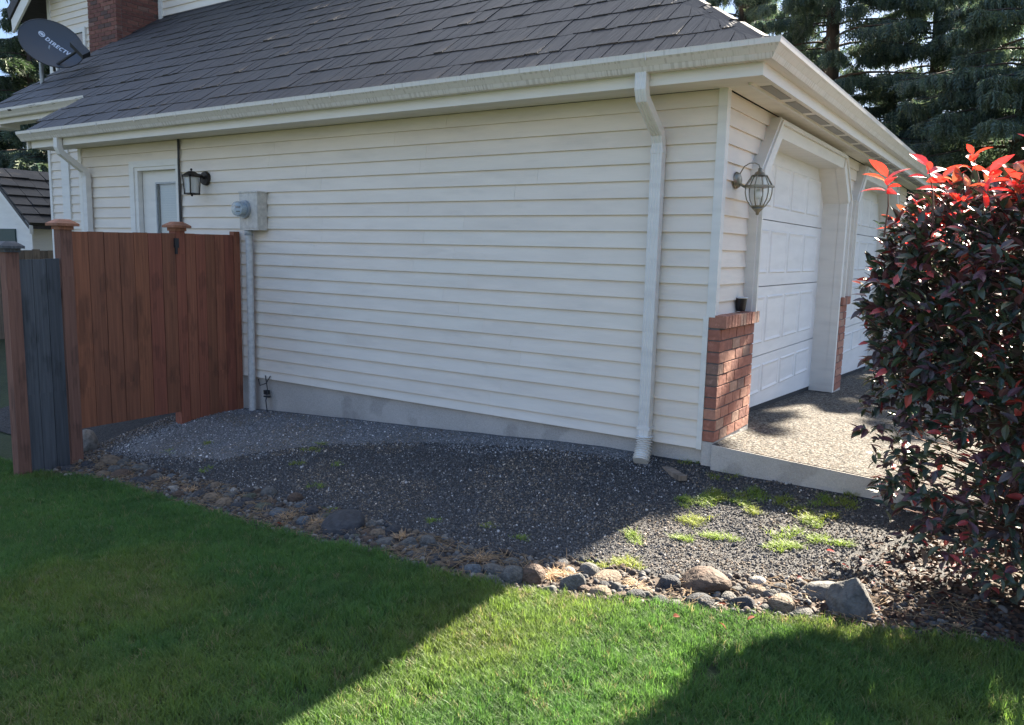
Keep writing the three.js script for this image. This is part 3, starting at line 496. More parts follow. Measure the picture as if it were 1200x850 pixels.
{ const l = thing('porch_light', 'dark bronze box lantern with frosted glass beside the side door', 'wall lamp', undefined, [-5.62, 1.93, 0.0]), dk = M([0.03, 0.024, 0.02], { roughness: 0.5, metalness: 0.5 });
  mesh('back_plate', new THREE.CylinderGeometry(0.068, 0.075, 0.03, 20).rotateX(Math.PI / 2).translate(0, 0.04, 0.012), dk, l);
  mesh('arm', tube([V(0, 0.04, 0.02), V(-0.01, 0.07, 0.07), V(-0.02, 0.075, 0.14)], 0.014, 8), dk, l);
  const z = 0.16, f = []; for (const [sx, sz] of [[1, 1], [1, -1], [-1, 1], [-1, -1]]) f.push(tube([V(sx * 0.062 - 0.02, 0.05, z + sz * 0.062), V(sx * 0.052 - 0.02, -0.13, z + sz * 0.052)], 0.007, 6));
  for (const [y, r] of [[0.05, 0.068], [-0.13, 0.058]]) f.push(box(-r - 0.02, r - 0.02, y - 0.008, y + 0.008, z - r, z - r + 0.014), box(-r - 0.02, r - 0.02, y - 0.008, y + 0.008, z + r - 0.014, z + r), box(-r - 0.02, -r - 0.006, y - 0.0075, y + 0.0075, z - r, z + r), box(r - 0.034, r - 0.02, y - 0.0075, y + 0.0075, z - r, z + r));
  mesh('frame', f, dk, l);
  mesh('hood', [new THREE.CylinderGeometry(0.03, 0.1, 0.045, 4).rotateY(Math.PI / 4).translate(-0.02, 0.08, z), new THREE.SphereGeometry(0.013, 10, 8).translate(-0.02, 0.118, z)], dk, l);
  mesh('glass', new THREE.CylinderGeometry(0.078, 0.066, 0.17, 4, 1, true).rotateY(Math.PI / 4).translate(-0.02, -0.04, z), MT.frost, l);
  mesh('finial', new THREE.SphereGeometry(0.012, 10, 8).translate(-0.02, -0.145, z), dk, l); }
{ const l = thing('wall_lantern', 'brass coach lantern with clear glass on the garage corner', 'wall lamp', undefined, [0.0, 1.74, -0.3]), X = 0.15; l.position.y = 1.77; l.scale.set(1.08, 0.98, 1.08);
  mesh('back_plate', new THREE.LatheGeometry([[0, 0.03], [0.03, 0.028], [0.05, 0.018], [0.062, 0.0]].map((q) => new THREE.Vector2(...q)), 24).rotateZ(-Math.PI / 2).translate(0.0, 0.05, 0), MT.brass, l);
  mesh('arm', tube([V(0.01, 0.06, 0), V(0.022, 0.1, 0), V(0.045, 0.145, 0), V(0.08, 0.168, 0), V(0.115, 0.168, 0), V(0.14, 0.155, 0), V(X, 0.13, 0)], 0.004, 8), MT.brass, l);
  mesh('arm', tube([V(0.01, 0.03, 0), V(0.06, 0.0, 0), V(X - 0.09, 0.005, 0)], 0.008, 8), MT.brass, l);
  mesh('crown', new THREE.LatheGeometry([[0, 0.135], [0.012, 0.13], [0.014, 0.11], [0.03, 0.1], [0.036, 0.085], [0.05, 0.082], [0.05, 0.074], [0.0, 0.074]].map((q) => new THREE.Vector2(...q)), 20).translate(X, 0, 0), MT.brass, l);
  const hex = (y0, r0, y1, r1) => new THREE.CylinderGeometry(r1, r0, y1 - y0, 6, 1, true).translate(X, (y0 + y1) / 2, 0);
  mesh('upper_glass', hex(0.01, 0.085, 0.075, 0.048), MT.glass, l); mesh('lower_glass', new THREE.LatheGeometry([[0.083, -0.005], [0.082, -0.045], [0.072, -0.09], [0.045, -0.135]].map((q) => new THREE.Vector2(...q)), 12).translate(X, 0, 0), MT.glass, l);
  const f = [new THREE.CylinderGeometry(0.1, 0.1, 0.012, 6).translate(X, 0.003, 0), new THREE.CylinderGeometry(0.05, 0.044, 0.012, 6).translate(X, -0.138, 0)];
  for (let k = 0; k < 6; k++) { const a = k / 6 * 2 * Math.PI, s = Math.sin(a), c = Math.cos(a); f.push(tube([V(X + s * 0.049, 0.076, c * 0.049), V(X + s * 0.087, 0.008, c * 0.087)], 0.004, 5), tube([V(X + s * 0.085, -0.003, c * 0.085), V(X + s * 0.085, -0.045, c * 0.085), V(X + s * 0.075, -0.09, c * 0.075), V(X + s * 0.046, -0.137, c * 0.046)], 0.004, 5)); }
  mesh('frame', f, MT.brass, l);
  mesh('finial', new THREE.LatheGeometry([[0, -0.2], [0.01, -0.195], [0.012, -0.18], [0.03, -0.16], [0.042, -0.144], [0, -0.144]].map((q) => new THREE.Vector2(...q)), 16).translate(X, 0, 0), MT.brass, l);
  mesh('bulb', new THREE.SphereGeometry(0.024, 12, 10).scale(1, 1.5, 1).translate(X, -0.05, 0), M([0.8, 0.8, 0.78], { roughness: 0.3 }), l); }
{ const c = thing('plastic_cup', 'black plastic cup with a pale rim left on the brick pillar', 'cup', undefined, [0.025, 0.882, -0.5]);
  mesh('cup', new THREE.LatheGeometry([[0, 0.0], [0.032, 0.0], [0.044, 0.1], [0.041, 0.1], [0.03, 0.006], [0, 0.006]].map((q) => new THREE.Vector2(...q)), 24), M([0.015, 0.015, 0.017], { roughness: 0.35 }), c);
  mesh('rim', new THREE.TorusGeometry(0.0445, 0.005, 8, 28).rotateX(Math.PI / 2).translate(0, 0.1, 0), M([0.6, 0.6, 0.58], { roughness: 0.4 }), c); }
{ // satellite dish on the left end of the roof
  const base = V(-11.28, ry(0, -1.2) + 0.03, -1.2), s = thing('satellite_dish', 'dark grey satellite dish with white lettering on a roof mast', 'satellite dish', undefined, base.toArray());
  mesh('mast', tube([V(0, -0.06, 0), V(0, 0.3, 0), V(0.0, 0.42, 0.02)], 0.03, 12), MT.galv, s);
  mesh('foot', box(-0.12, 0.12, -0.05, -0.02, -0.1, 0.1).rotateX(Math.atan(SLOPE)), MT.galv, s);
  const n = V(0.74, 0.42, 0.42).normalize(), e2 = V(0, 1, 0), c = V(0.4, 0.53, 0.03);
  const right = V(0.835, 0, -0.55), dn = right.clone().multiplyScalar(0.86).add(V(0, -0.52, 0)); const e1 = dn.clone().addScaledVector(n, -dn.dot(n)).normalize(); e2.copy(n).cross(e1).normalize();
  const P = [], UV = [], N = 40, RR = 12, A = 0.46, B = 0.38, at3 = (r, a, off) => { const u = r * Math.cos(a) * A, v = r * Math.sin(a) * B; return c.clone().addScaledVector(e1, u).addScaledVector(e2, v).addScaledVector(n, 0.11 * r * r - 0.11 + off); };
  const face = (off, flip) => { const t = [], uv = []; for (let i = 0; i < RR; i++) for (let k = 0; k < N; k++) { const q = [[i, k], [i + 1, k], [i + 1, k + 1], [i, k], [i + 1, k + 1], [i, k + 1]]; if (flip) q.reverse(); for (const [a, b] of q) { const r = a / RR, an = b / N * 2 * Math.PI, p = at3(r, an, off); t.push(p.x, p.y, p.z); uv.push(0.5 + 0.5 * r * Math.cos(an), 0.5 + 0.5 * r * Math.sin(an)); } } const g = new THREE.BufferGeometry(); g.setAttribute('position', new THREE.Float32BufferAttribute(t, 3)); g.setAttribute('uv', new THREE.Float32BufferAttribute(uv, 2)); g.computeVertexNormals(); return g; };
  const cv = document.createElement('canvas'); cv.width = 1024; cv.height = 1024; const x = cv.getContext('2d'); x.fillStyle = '#40444a'; x.fillRect(0, 0, 1024, 1024);
  x.fillStyle = '#c9ced6'; x.font = 'bold 112px sans-serif'; x.textAlign = 'left'; x.textBaseline = 'middle'; x.fillText('DIRECTV', 330, 420);
  x.lineWidth = 13; x.strokeStyle = '#c9ced6'; x.beginPath(); x.arc(255, 412, 46, 0, 7); x.stroke(); x.beginPath(); x.arc(255, 440, 46, 3.6, 5.9); x.stroke(); x.beginPath(); x.arc(255, 462, 46, 3.7, 5.7); x.stroke(); x.beginPath(); x.arc(255, 412, 22, 0, 7); x.fill();
  const map = new THREE.CanvasTexture(cv); map.colorSpace = THREE.SRGBColorSpace;
  mesh('reflector', face(0, false), new THREE.MeshStandardMaterial({ map, roughness: 0.6, side: THREE.DoubleSide }), s, true);
  mesh('reflector_back', face(-0.012, true), MT.dish, s);
  const rim = Array.from({ length: 49 }, (_, k) => at3(1, k / 48 * 2 * Math.PI, -0.005)); mesh('rim', tube(rim, 0.009, 6), MT.dish, s);
  const low = c.clone().add(V(0, -0.36, 0)).addScaledVector(right, 0.02).addScaledVector(n, 0.04), lnb = c.clone().addScaledVector(n, 0.36).addScaledVector(e1, 0.5);
  mesh('arm', tube([low.clone().addScaledVector(n, -0.1), low, lnb], 0.022, 6), MT.dish, s);
  const ln = mesh('receiver_head', [box(-0.13, 0.13, -0.065, 0.065, -0.05, 0.05), box(-0.1, 0.1, -0.04, 0.04, -0.08, -0.05)], MT.dish, s); ln.position.copy(lnb); ln.lookAt(lnb.clone().addScaledVector(n, 1).add(base)); ln.rotateZ(-0.9);
  mesh('bracket', tube([V(0, 0.38, 0.01), c.clone().addScaledVector(n, -0.13)], 0.06, 8), MT.galv, s); }

// ---------------------------------------------------------------- stones edging the gravel bed
const rockGeo = [];
for (let v = 0; v < 9; v++) {
  const g0 = new THREE.IcosahedronGeometry(1, v % 3 === 2 ? 3 : 4), p = g0.attributes.position, R = rng(900 + v), ang = v >= 6, pl = Array.from({ length: ang ? 13 : 9 }, () => { const d = V(R() - 0.5, R() - 0.5, R() - 0.5).normalize(); return [d, (ang ? 0.6 : 0.72) + R() * 0.26]; });
  for (let i = 0; i < p.count; i++) {
    const q = V().fromBufferAttribute(p, i); let r = 0.92 + 0.3 * (fbm(q.x * 1.1 + 9 + v * 7, q.y * 1.1 + q.z * 0.9 + 9, 4096, v, 3) - 0.5);
    for (const [d, h] of pl) { const k = q.dot(d); if (k > 0.05) r = Math.min(r, lerp(h / k, r, ang ? 0.03 : 0.14)); }
    r += 0.05 * (fbm(q.x * 5 + 20, q.y * 5 + q.z * 4 + 20, 4096, v + 30, 3) - 0.5); q.multiplyScalar(r); p.setXYZ(i, q.x, q.y, q.z);
  }
  // smooth shading over shared points
  const key = new Map(), idx = [], pos = []; for (let i = 0; i < p.count; i++) { const k = [p.getX(i), p.getY(i), p.getZ(i)].map((c) => c.toFixed(4)).join(); if (!key.has(k)) { key.set(k, pos.length / 3); pos.push(p.getX(i), p.getY(i), p.getZ(i)); } idx.push(key.get(k)); }
  const g = new THREE.BufferGeometry(); g.setAttribute('position', new THREE.Float32BufferAttribute(pos, 3)); g.setIndex(idx); g.computeVertexNormals(); rockGeo.push(wuv(g));
}
const rockTone = { grey: [0.115, 0.111, 0.104], dark: [0.045, 0.046, 0.052], tan: [0.18, 0.132, 0.09], brown: [0.1, 0.064, 0.044], pale: [0.33, 0.31, 0.28], blue: [0.105, 0.12, 0.135], green: [0.085, 0.092, 0.064] };
const rockBump = tex(256, 1.3, (u, v) => fbm(u * 10, v * 10, 10, 640, 5), false);
const rockMat = Object.fromEntries(Object.entries(rockTone).map(([k, c]) => [k, M(c, { map: tex(256, 1.7, (u, v) => { const n = fbm(u * 9, v * 9, 9, 600 + k.length * 7 + k.charCodeAt(0), 5), s = hash2(u * 256, v * 256, 12); const f = 0.25 + 0.95 * n + 0.22 * (s - 0.5); return [f, f * 0.99, f * 0.96]; }), roughness: 0.85, bumpMap: rockBump, bumpScale: 0.01 })]));
{ // the end boulder: a blunt ridge with a steep right face
  const g = new THREE.IcosahedronGeometry(1, 12), p = g.attributes.position, pl = [[V(-0.62, 0.72, 0.3), 0.62], [V(0.8, 0.5, 0.25), 0.52], [V(-0.1, 0.35, 0.93), 0.66], [V(0.55, 0.1, 0.8), 0.7], [V(-0.9, 0.1, 0.4), 0.8], [V(0.2, 0.6, -0.75), 0.6], [V(0.25, 0.95, 0.1), 0.9]].map(([d, q]) => [d.normalize(), q]);
  for (let i = 0; i < p.count; i++) { const q = V().fromBufferAttribute(p, i); let r = 1.02; for (const [d, hh] of pl) { const k = q.dot(d); if (k > 0.05) { const c = hh / k; r = r < c ? r : lerp(c, r, 0.13); } } r += 0.17 * (fbm(q.x * 2.3 + 20, q.y * 2.3 + q.z * 2 + 20, 4096, 71, 5) - 0.5); q.multiplyScalar(r); p.setXYZ(i, q.x, q.y, q.z); }
  const key = new Map(), idx = [], pos = []; for (let i = 0; i < p.count; i++) { const k = [p.getX(i), p.getY(i), p.getZ(i)].map((c) => c.toFixed(4)).join(); if (!key.has(k)) { key.set(k, pos.length / 3); pos.push(p.getX(i), p.getY(i), p.getZ(i)); } idx.push(key.get(k)); }
  const o = new THREE.BufferGeometry(); o.setAttribute('position', new THREE.Float32BufferAttribute(pos, 3)); o.setIndex(idx); o.computeVertexNormals(); rockGeo.push(wuv(o)); }
function rock(px, py, w, h, tone, opt = {}) {
  const q = at(px, py + h * 0.28), m = q.depth / 928.9, R = rng(px * 31 + py * 7), sx = w * m * 0.66, sy = Math.max(h, w * 0.5) * m * 0.7;
  const o = new THREE.Mesh(rockGeo[opt.v ?? Math.floor(R() * 8)], rockMat[tone]); o.name = numbered(opt.name ?? 'edging_stone'); o.castShadow = o.receiveShadow = true;
  o.scale.set(sx, sy, sx * (0.75 + R() * 0.35)); if (opt.turn) o.rotation.y = opt.turn; else o.rotation.set((R() - 0.5) * 0.5, 0.58 + (R() - 0.5) * 0.9, (R() - 0.5) * 0.4 + (opt.tilt ?? 0)); if (opt.flat) o.scale.y = sy * 0.6;
  o.position.set(q.x, q.y + o.scale.y * (opt.lift ?? 0.35), q.z); scene.add(o);
  const vi = rockGeo.indexOf(o.geometry), where = px < 180 ? 'near the gate post' : px < 330 ? 'between the gate post and the charcoal boulder' : px < 470 ? 'around the large charcoal boulder' : px < 610 ? 'between charcoal boulder and house shadow edge' : px < 765 ? 'by the orange dry grass in sun' : px < 885 ? 'around the broad brown boulder' : 'between brown boulder and pointed boulder', size = w > 19 ? 'large' : w > 13.5 ? 'mid-sized' : 'small';
  tag(o, opt.label ?? `${size} ${vi >= 6 ? 'angular' : vi % 2 ? 'rounded' : 'blunt'} ${({ grey: 'grey', dark: 'charcoal', tan: 'tan', brown: 'brown', pale: 'pale', blue: 'blue-grey', green: 'greenish' })[tone]} edging stone ${where}`, 'stone', 'stones edging the gravel bed'); return o;
}
rock(1000, 708, 46, 44, 'grey', { v: 9, name: 'boulder', lift: 0.55, turn: 0.58, label: 'largest grey pointed boulder at the end of the stone edging by the shrub' });
rock(961, 692, 40, 22, 'grey', { v: 6, name: 'boulder', tilt: 0.35, label: 'grey angular rock leaning against the largest pointed boulder' });
rock(826, 684, 52, 30, 'brown', { v: 8, name: 'boulder', lift: 0.4, label: 'broad brown boulder with a flat sloping top in the sunlit edging' });
rock(402, 615, 46, 24, 'dark', { v: 1, name: 'boulder', label: 'large smooth charcoal boulder in the shaded edging, touching the lawn' });
rock(102, 521, 20, 26, 'pale', { v: 4, name: 'boulder', lift: 0.5, label: 'upright pale stone at the foot of the gate post' });
rock(711, 676, 32, 11, 'tan', { v: 2, flat: true, label: 'flat tan slab stone lying on top of the sunlit edging' });
rock(889, 683, 19, 13, 'pale', { v: 3, label: 'round whitish cobble at the back of the sunlit edging' });
rock(672, 684, 26, 24, 'grey', { v: 7, label: 'dark-faced angular stone beside the orange dry grass tuft' });
rock(625, 676, 26, 24, 'brown', { v: 0, label: 'brown rounded stone half in sun where the house shadow ends' });
rock(601, 676, 26, 23, 'grey', { v: 1, label: 'round grey stone beside the brown stone at the shadow edge' });
const many = { tan: [[131, 541, 24, 11], [117, 547, 11, 8], [252, 570, 13, 8], [250, 585, 20, 11], [442, 627, 17, 13], [496, 633, 14, 11], [703, 695, 24, 15], [757, 694, 16, 10], [887, 693, 22, 12], [740, 684, 18, 10], [916, 709, 30, 19], [368, 620, 14, 8], [121, 557, 15, 8]],
  grey: [[145, 543, 14, 11], [165, 550, 18, 10], [150, 551, 14, 7], [265, 572, 10, 9], [315, 578, 17, 12], [230, 582, 14, 8], [268, 582, 15, 8], [435, 616, 15, 6], [449, 637, 22, 8], [478, 638, 21, 15], [502, 637, 20, 19], [493, 652, 14, 8], [540, 644, 12, 10], [550, 646, 15, 12], [579, 669, 26, 12], [599, 661, 19, 11], [578, 681, 20, 7], [902, 697, 15, 13], [920, 701, 15, 10], [940, 721, 24, 9], [722, 688, 12, 13], [691, 669, 22, 16], [862, 692, 15, 9], [853, 702, 18, 11], [1036, 716, 9, 9], [791, 709, 18, 10]],
  dark: [[101, 546, 15, 11], [81, 551, 14, 10], [291, 576, 14, 9], [279, 594, 18, 12], [296, 597, 16, 9], [366, 600, 16, 11], [462, 624, 19, 14], [510, 654, 20, 10], [564, 645, 14, 9], [620, 651, 14, 8], [743, 699, 22, 14], [784, 684, 22, 18], [870, 708, 26, 20], [914, 690, 16, 11], [819, 706, 30, 11], [291, 588, 16, 8], [170, 565, 18, 10], [477, 622, 14, 9], [771, 704, 20, 10], [935, 706, 14, 9], [940, 686, 14, 8]],
  brown: [[177, 556, 13, 12], [142, 557, 20, 10], [192, 565, 15, 7], [346, 584, 15, 10], [302, 577, 10, 8], [429, 626, 14, 8], [428, 633, 14, 7], [318, 590, 14, 8], [655, 665, 16, 10], [730, 700, 18, 10], [805, 696, 16, 9], [216, 574, 12, 7], [528, 662, 14, 9], [545, 678, 16, 8]],
  pale: [[203, 573, 13, 6], [274, 577, 8, 9], [299, 573, 7, 5], [667, 671, 14, 11], [793, 679, 8, 11], [841, 712, 13, 8], [885, 711, 6, 6], [801, 687, 8, 7], [92, 542, 9, 8], [660, 660, 12, 8], [81, 558, 11, 6], [764, 694, 8, 6]],
  blue: [[352, 594, 14, 9], [326, 602, 18, 9], [356, 612, 14, 12], [555, 669, 21, 15], [511, 640, 12, 8], [202, 560, 12, 8]],
  green: [[308, 596, 20, 9], [291, 584, 18, 6], [415, 630, 14, 7], [385, 606, 12, 7]] };
for (const [tone, list] of Object.entries(many)) for (const [px, py, w, h] of list) rock(px, py, w, h, tone, { adj: w > 19 ? 'fist-sized' : 'small' });
{ const R = rng(5150), tones = ['grey', 'dark', 'brown', 'tan', 'grey', 'dark'];
  for (let i = 0; i < 34; i++) { const k = 1 + i / 34 * (edgePx.length - 5), j = Math.floor(k), f = k - j, px = lerp(edgePx[j][0], edgePx[j + 1][0], f), py = lerp(edgePx[j][1], edgePx[j + 1][1], f) - 5 - R() * 24; if (px > 985 || Math.abs(px - 826) < 26) continue; rock(Math.round(px), Math.round(py), 10 + R() * 7, 7 + R() * 5, tones[Math.floor(R() * 6)], { adj: 'small' }); } }
{ const q = at(790, 557); const o = mesh('wood_offcut', box(-0.13, 0.13, 0, 0.035, -0.03, 0.03), MT.oldFence[1]); o.position.copy(q); o.position.y -= 0.004; o.rotation.y = -0.7; tag(o, 'short pale timber offcut lying below the downspout elbow', 'timber'); }

// ---------------------------------------------------------------- gravel, litter, grass
function scatter(name, geo, mat, list, colour, parent) {
  const im = new THREE.InstancedMesh(geo, mat, list.length), d = new THREE.Object3D(), c = new THREE.Color();
  list.forEach((o, i) => { d.position.copy(o.p); d.rotation.set(...o.r); d.scale.set(...o.s); d.updateMatrix(); im.setMatrixAt(i, d.matrix); if (colour) im.setColorAt(i, c.setRGB(...colour(i, o))); });
  im.name = parent ? name : numbered(name); im.castShadow = im.receiveShadow = true; (parent ?? scene).add(im); return stuff(im);
}
const x2 = (p) => 0.5 * sstep(0.45, 0.62, fbm(p.x * 2.4 + 31, p.z * 2.4 + 31, 4096, 17, 4));   // tan grit mixed into the gravel in patches
{ const R = rng(4001), g = new THREE.DodecahedronGeometry(1, 0), p = g.attributes.position; for (let i = 0; i < p.count; i++) { const s = 0.75 + 0.5 * hash2(Math.round(p.getX(i) * 50), Math.round(p.getY(i) * 50 + p.getZ(i) * 91), 3); p.setXYZ(i, p.getX(i) * s, p.getY(i) * s * 0.8, p.getZ(i) * s); } g.computeVertexNormals();
  const list = []; for (let i = 0; i < 98000; i++) {
    const x = -5.5 + R() * 7.4, z = 0.02 + R() * 2.4; if (z > gravelEdge(x) + 0.1 * R()) continue; if (x > 1.1 + 0.7 * R() * R()) continue; if (x > 0.05 && z < 0.05) continue;
    const s = 0.003 + 0.0058 * R() * R() + (R() > 0.985 ? 0.006 : 0); list.push({ pale: R() < paleGravel(x, z), p: V(x, ground(x, z) + 0.005 + s * 0.3, z), r: [R() * 6, R() * 6, R() * 6], s: [s * (0.8 + R() * 0.6), s, s * (0.8 + R() * 0.6)] });
  }
  const pal = [[0.08, 0.079, 0.08], [0.12, 0.114, 0.108], [0.05, 0.05, 0.052], [0.19, 0.175, 0.16], [0.12, 0.098, 0.078], [0.44, 0.41, 0.38]];
  const o = scatter('gravel', g, M([1, 1, 1], { roughness: 0.85 }), list, (i, o) => { const q = R(), c = pal[q < 0.3 ? 0 : q < 0.5 ? 1 : q < 0.75 ? 2 : q < 0.87 ? 3 : q < 0.965 ? 4 : 5]; const tn = x2(o.p); if (tn > 0 && R() < tn) return [c[0] * 1.35 + 0.03, c[1] * 1.2 + 0.018, c[2] * 1.02 + 0.006]; return o.pale ? [c[0] * 1.5 + 0.06, c[1] * 1.5 + 0.062, c[2] * 1.5 + 0.066] : c; }); tag(o, 'crushed grey gravel covering the bed along the foundation', 'gravel'); }
{ const R = rng(4101), list = []; for (let i = 0; i < 5200; i++) { const x = -5.3 + R() * 7.2, z = lerp(gravelEdge(x) - 0.06, lawnEdge(x) + 0.01, R()), s = 0.007 + 0.018 * R() * R(); list.push({ p: V(x, ground(x, z) + 0.012 + s * 0.25, z), r: [R() * 6, R() * 6, R() * 6], s: [s * 1.2, s * 0.8, s] }); }
  const pal = [[0.1, 0.094, 0.088], [0.06, 0.06, 0.063], [0.14, 0.105, 0.075], [0.08, 0.056, 0.04], [0.2, 0.185, 0.165], [0.05, 0.036, 0.028]];
  tag(scatter('border_pebbles', rockGeo[2], M([1, 1, 1], { roughness: 0.85, map: T.fine }), list, () => pal[Math.floor(R() * 6)]), 'small mixed pebbles and grit between the edging stones', 'pebbles');
  const sl = []; for (let i = 0; i < 2600; i++) { const x = -5.2 + R() * 7.0, z = lerp(gravelEdge(x) - 0.02, lawnEdge(x) + 0.02, R()); if (fbm(x * 3 + 9, z * 3 + 9, 4096, 33, 3) < 0.47) continue; sl.push({ p: V(x, ground(x, z) + 0.02 + 0.03 * R(), z), r: [(R() - 0.5) * 1.0, R() * 6.28, (R() - 0.5) * 1.2], s: [1, 1, 0.6 + R()] }); }
  tag(scatter('straw', box(-0.0012, 0.0012, -0.0008, 0.0008, -0.03, 0.03), M([0.21, 0.14, 0.075], { roughness: 0.9 }), sl), 'dry straw and dead grass caught among the edging stones', 'straw'); }
function bladeTuft(n, h, spread, w, seed, lean = 0.5) {
  const R = rng(seed), t = []; for (let i = 0; i < n; i++) {
    const a = R() * 6.283, r = spread * Math.sqrt(R()), x = Math.cos(a) * r, z = Math.sin(a) * r, b = R() * 6.283, L = h * (0.6 + 0.5 * R()), ln = lean * (0.3 + R()) * L, ww = w * (0.7 + 0.5 * R()), sx = -Math.sin(b) * ww / 2, sz = Math.cos(b) * ww / 2, seg = 3; let prev = null;
    for (let k = 0; k <= seg; k++) { const f = k / seg, cx = x + Math.cos(b) * ln * f * f, cz = z + Math.sin(b) * ln * f * f, cy = L * f * (1 - 0.18 * f * lean), q = k === seg ? 0 : 1 - 0.35 * f; const cur = [[cx - sx * q, cy, cz - sz * q], [cx + sx * q, cy, cz + sz * q]]; if (prev) { if (k === seg) t.push(...prev[0], ...prev[1], ...cur[0]); else t.push(...prev[0], ...prev[1], ...cur[1], ...prev[0], ...cur[1], ...cur[0]); } prev = cur; }
  } return fromTris(t);
}
const grassMat = leafMat([1, 1, 1], 0.6, 0.93, { specularIntensity: 0.3, clearcoat: 0.3, clearcoatRoughness: 0.4 });
{ const R = rng(6001), tufts = [0, 1, 2].map((s) => bladeTuft(10, 0.058, 0.026, 0.0032, 70 + s, 0.6)), lists = [[], [], []];
  for (let i = 0; i < 190000; i++) {
    const x = -6.4 + R() * 10.2, z = 1.2 + R() * 3.9; const e = lawnEdge(x) + 0.09 * (fbm(x * 9 + 30, 3, 4096, 2, 4) - 0.5) - 0.035 * R() * R(); if (z < e) continue;
    const p = V(x, 0, z).project(camera); if (p.y < -1.9 || Math.abs(p.x) > 1.7) continue;
    const thin = fbm(x * 2.2 + 60, z * 2.2 + 60, 4096, 44, 4); const fine2 = fbm(x * 9 + 20, z * 9 + 20, 4096, 48, 3); if (R() < 0.55 * sstep(0.56, 0.74, thin) + 0.4 * sstep(0.6, 0.75, fine2)) continue;
    const s = (0.62 + 0.55 * R()) * (0.72 + 0.75 * fine2) + (R() > 0.985 ? 0.5 : 0); lists[i % 3].push({ p: V(x, ground(x, z) - 0.006, z), r: [(R() - 0.5) * 0.3, R() * 6.28, (R() - 0.5) * 0.3], s: [1, s, 1], q: [thin, R(), x, z] });
  }
  const lawn = new THREE.Group(); lawn.name = 'lawn_grass'; scene.add(lawn); stuff(lawn); tag(lawn, 'short mown green grass of the front lawn', 'grass');
  lists.forEach((l, k) => scatter('grass_blades', tufts[k], grassMat, l, (i, o) => { const [th, r] = o.q, dry = r > 0.965 ? 1 : 0, y = 0.8 + 0.4 * fbm(o.q[2] * 1.3 + 70, o.q[3] * 1.3 + 70, 4096, 46, 3); const pt = fbm(o.q[2] * 0.9 + 15, o.q[3] * 0.9 + 15, 4096, 49, 4), wm = sstep(0.42, 0.66, pt), dk = 0.72 + 0.5 * fbm(o.q[2] * 5 + 15, o.q[3] * 5 + 15, 4096, 50, 3); return dry || (r > 0.9 && wm > 0.8) ? [0.28, 0.25, 0.11] : [(0.058 * y + 0.065 * r + 0.06 * wm) * dk, (0.16 + 0.078 * r * y + 0.02 * wm) * dk, (0.031 + 0.014 * r) * dk]; }, lawn)); }
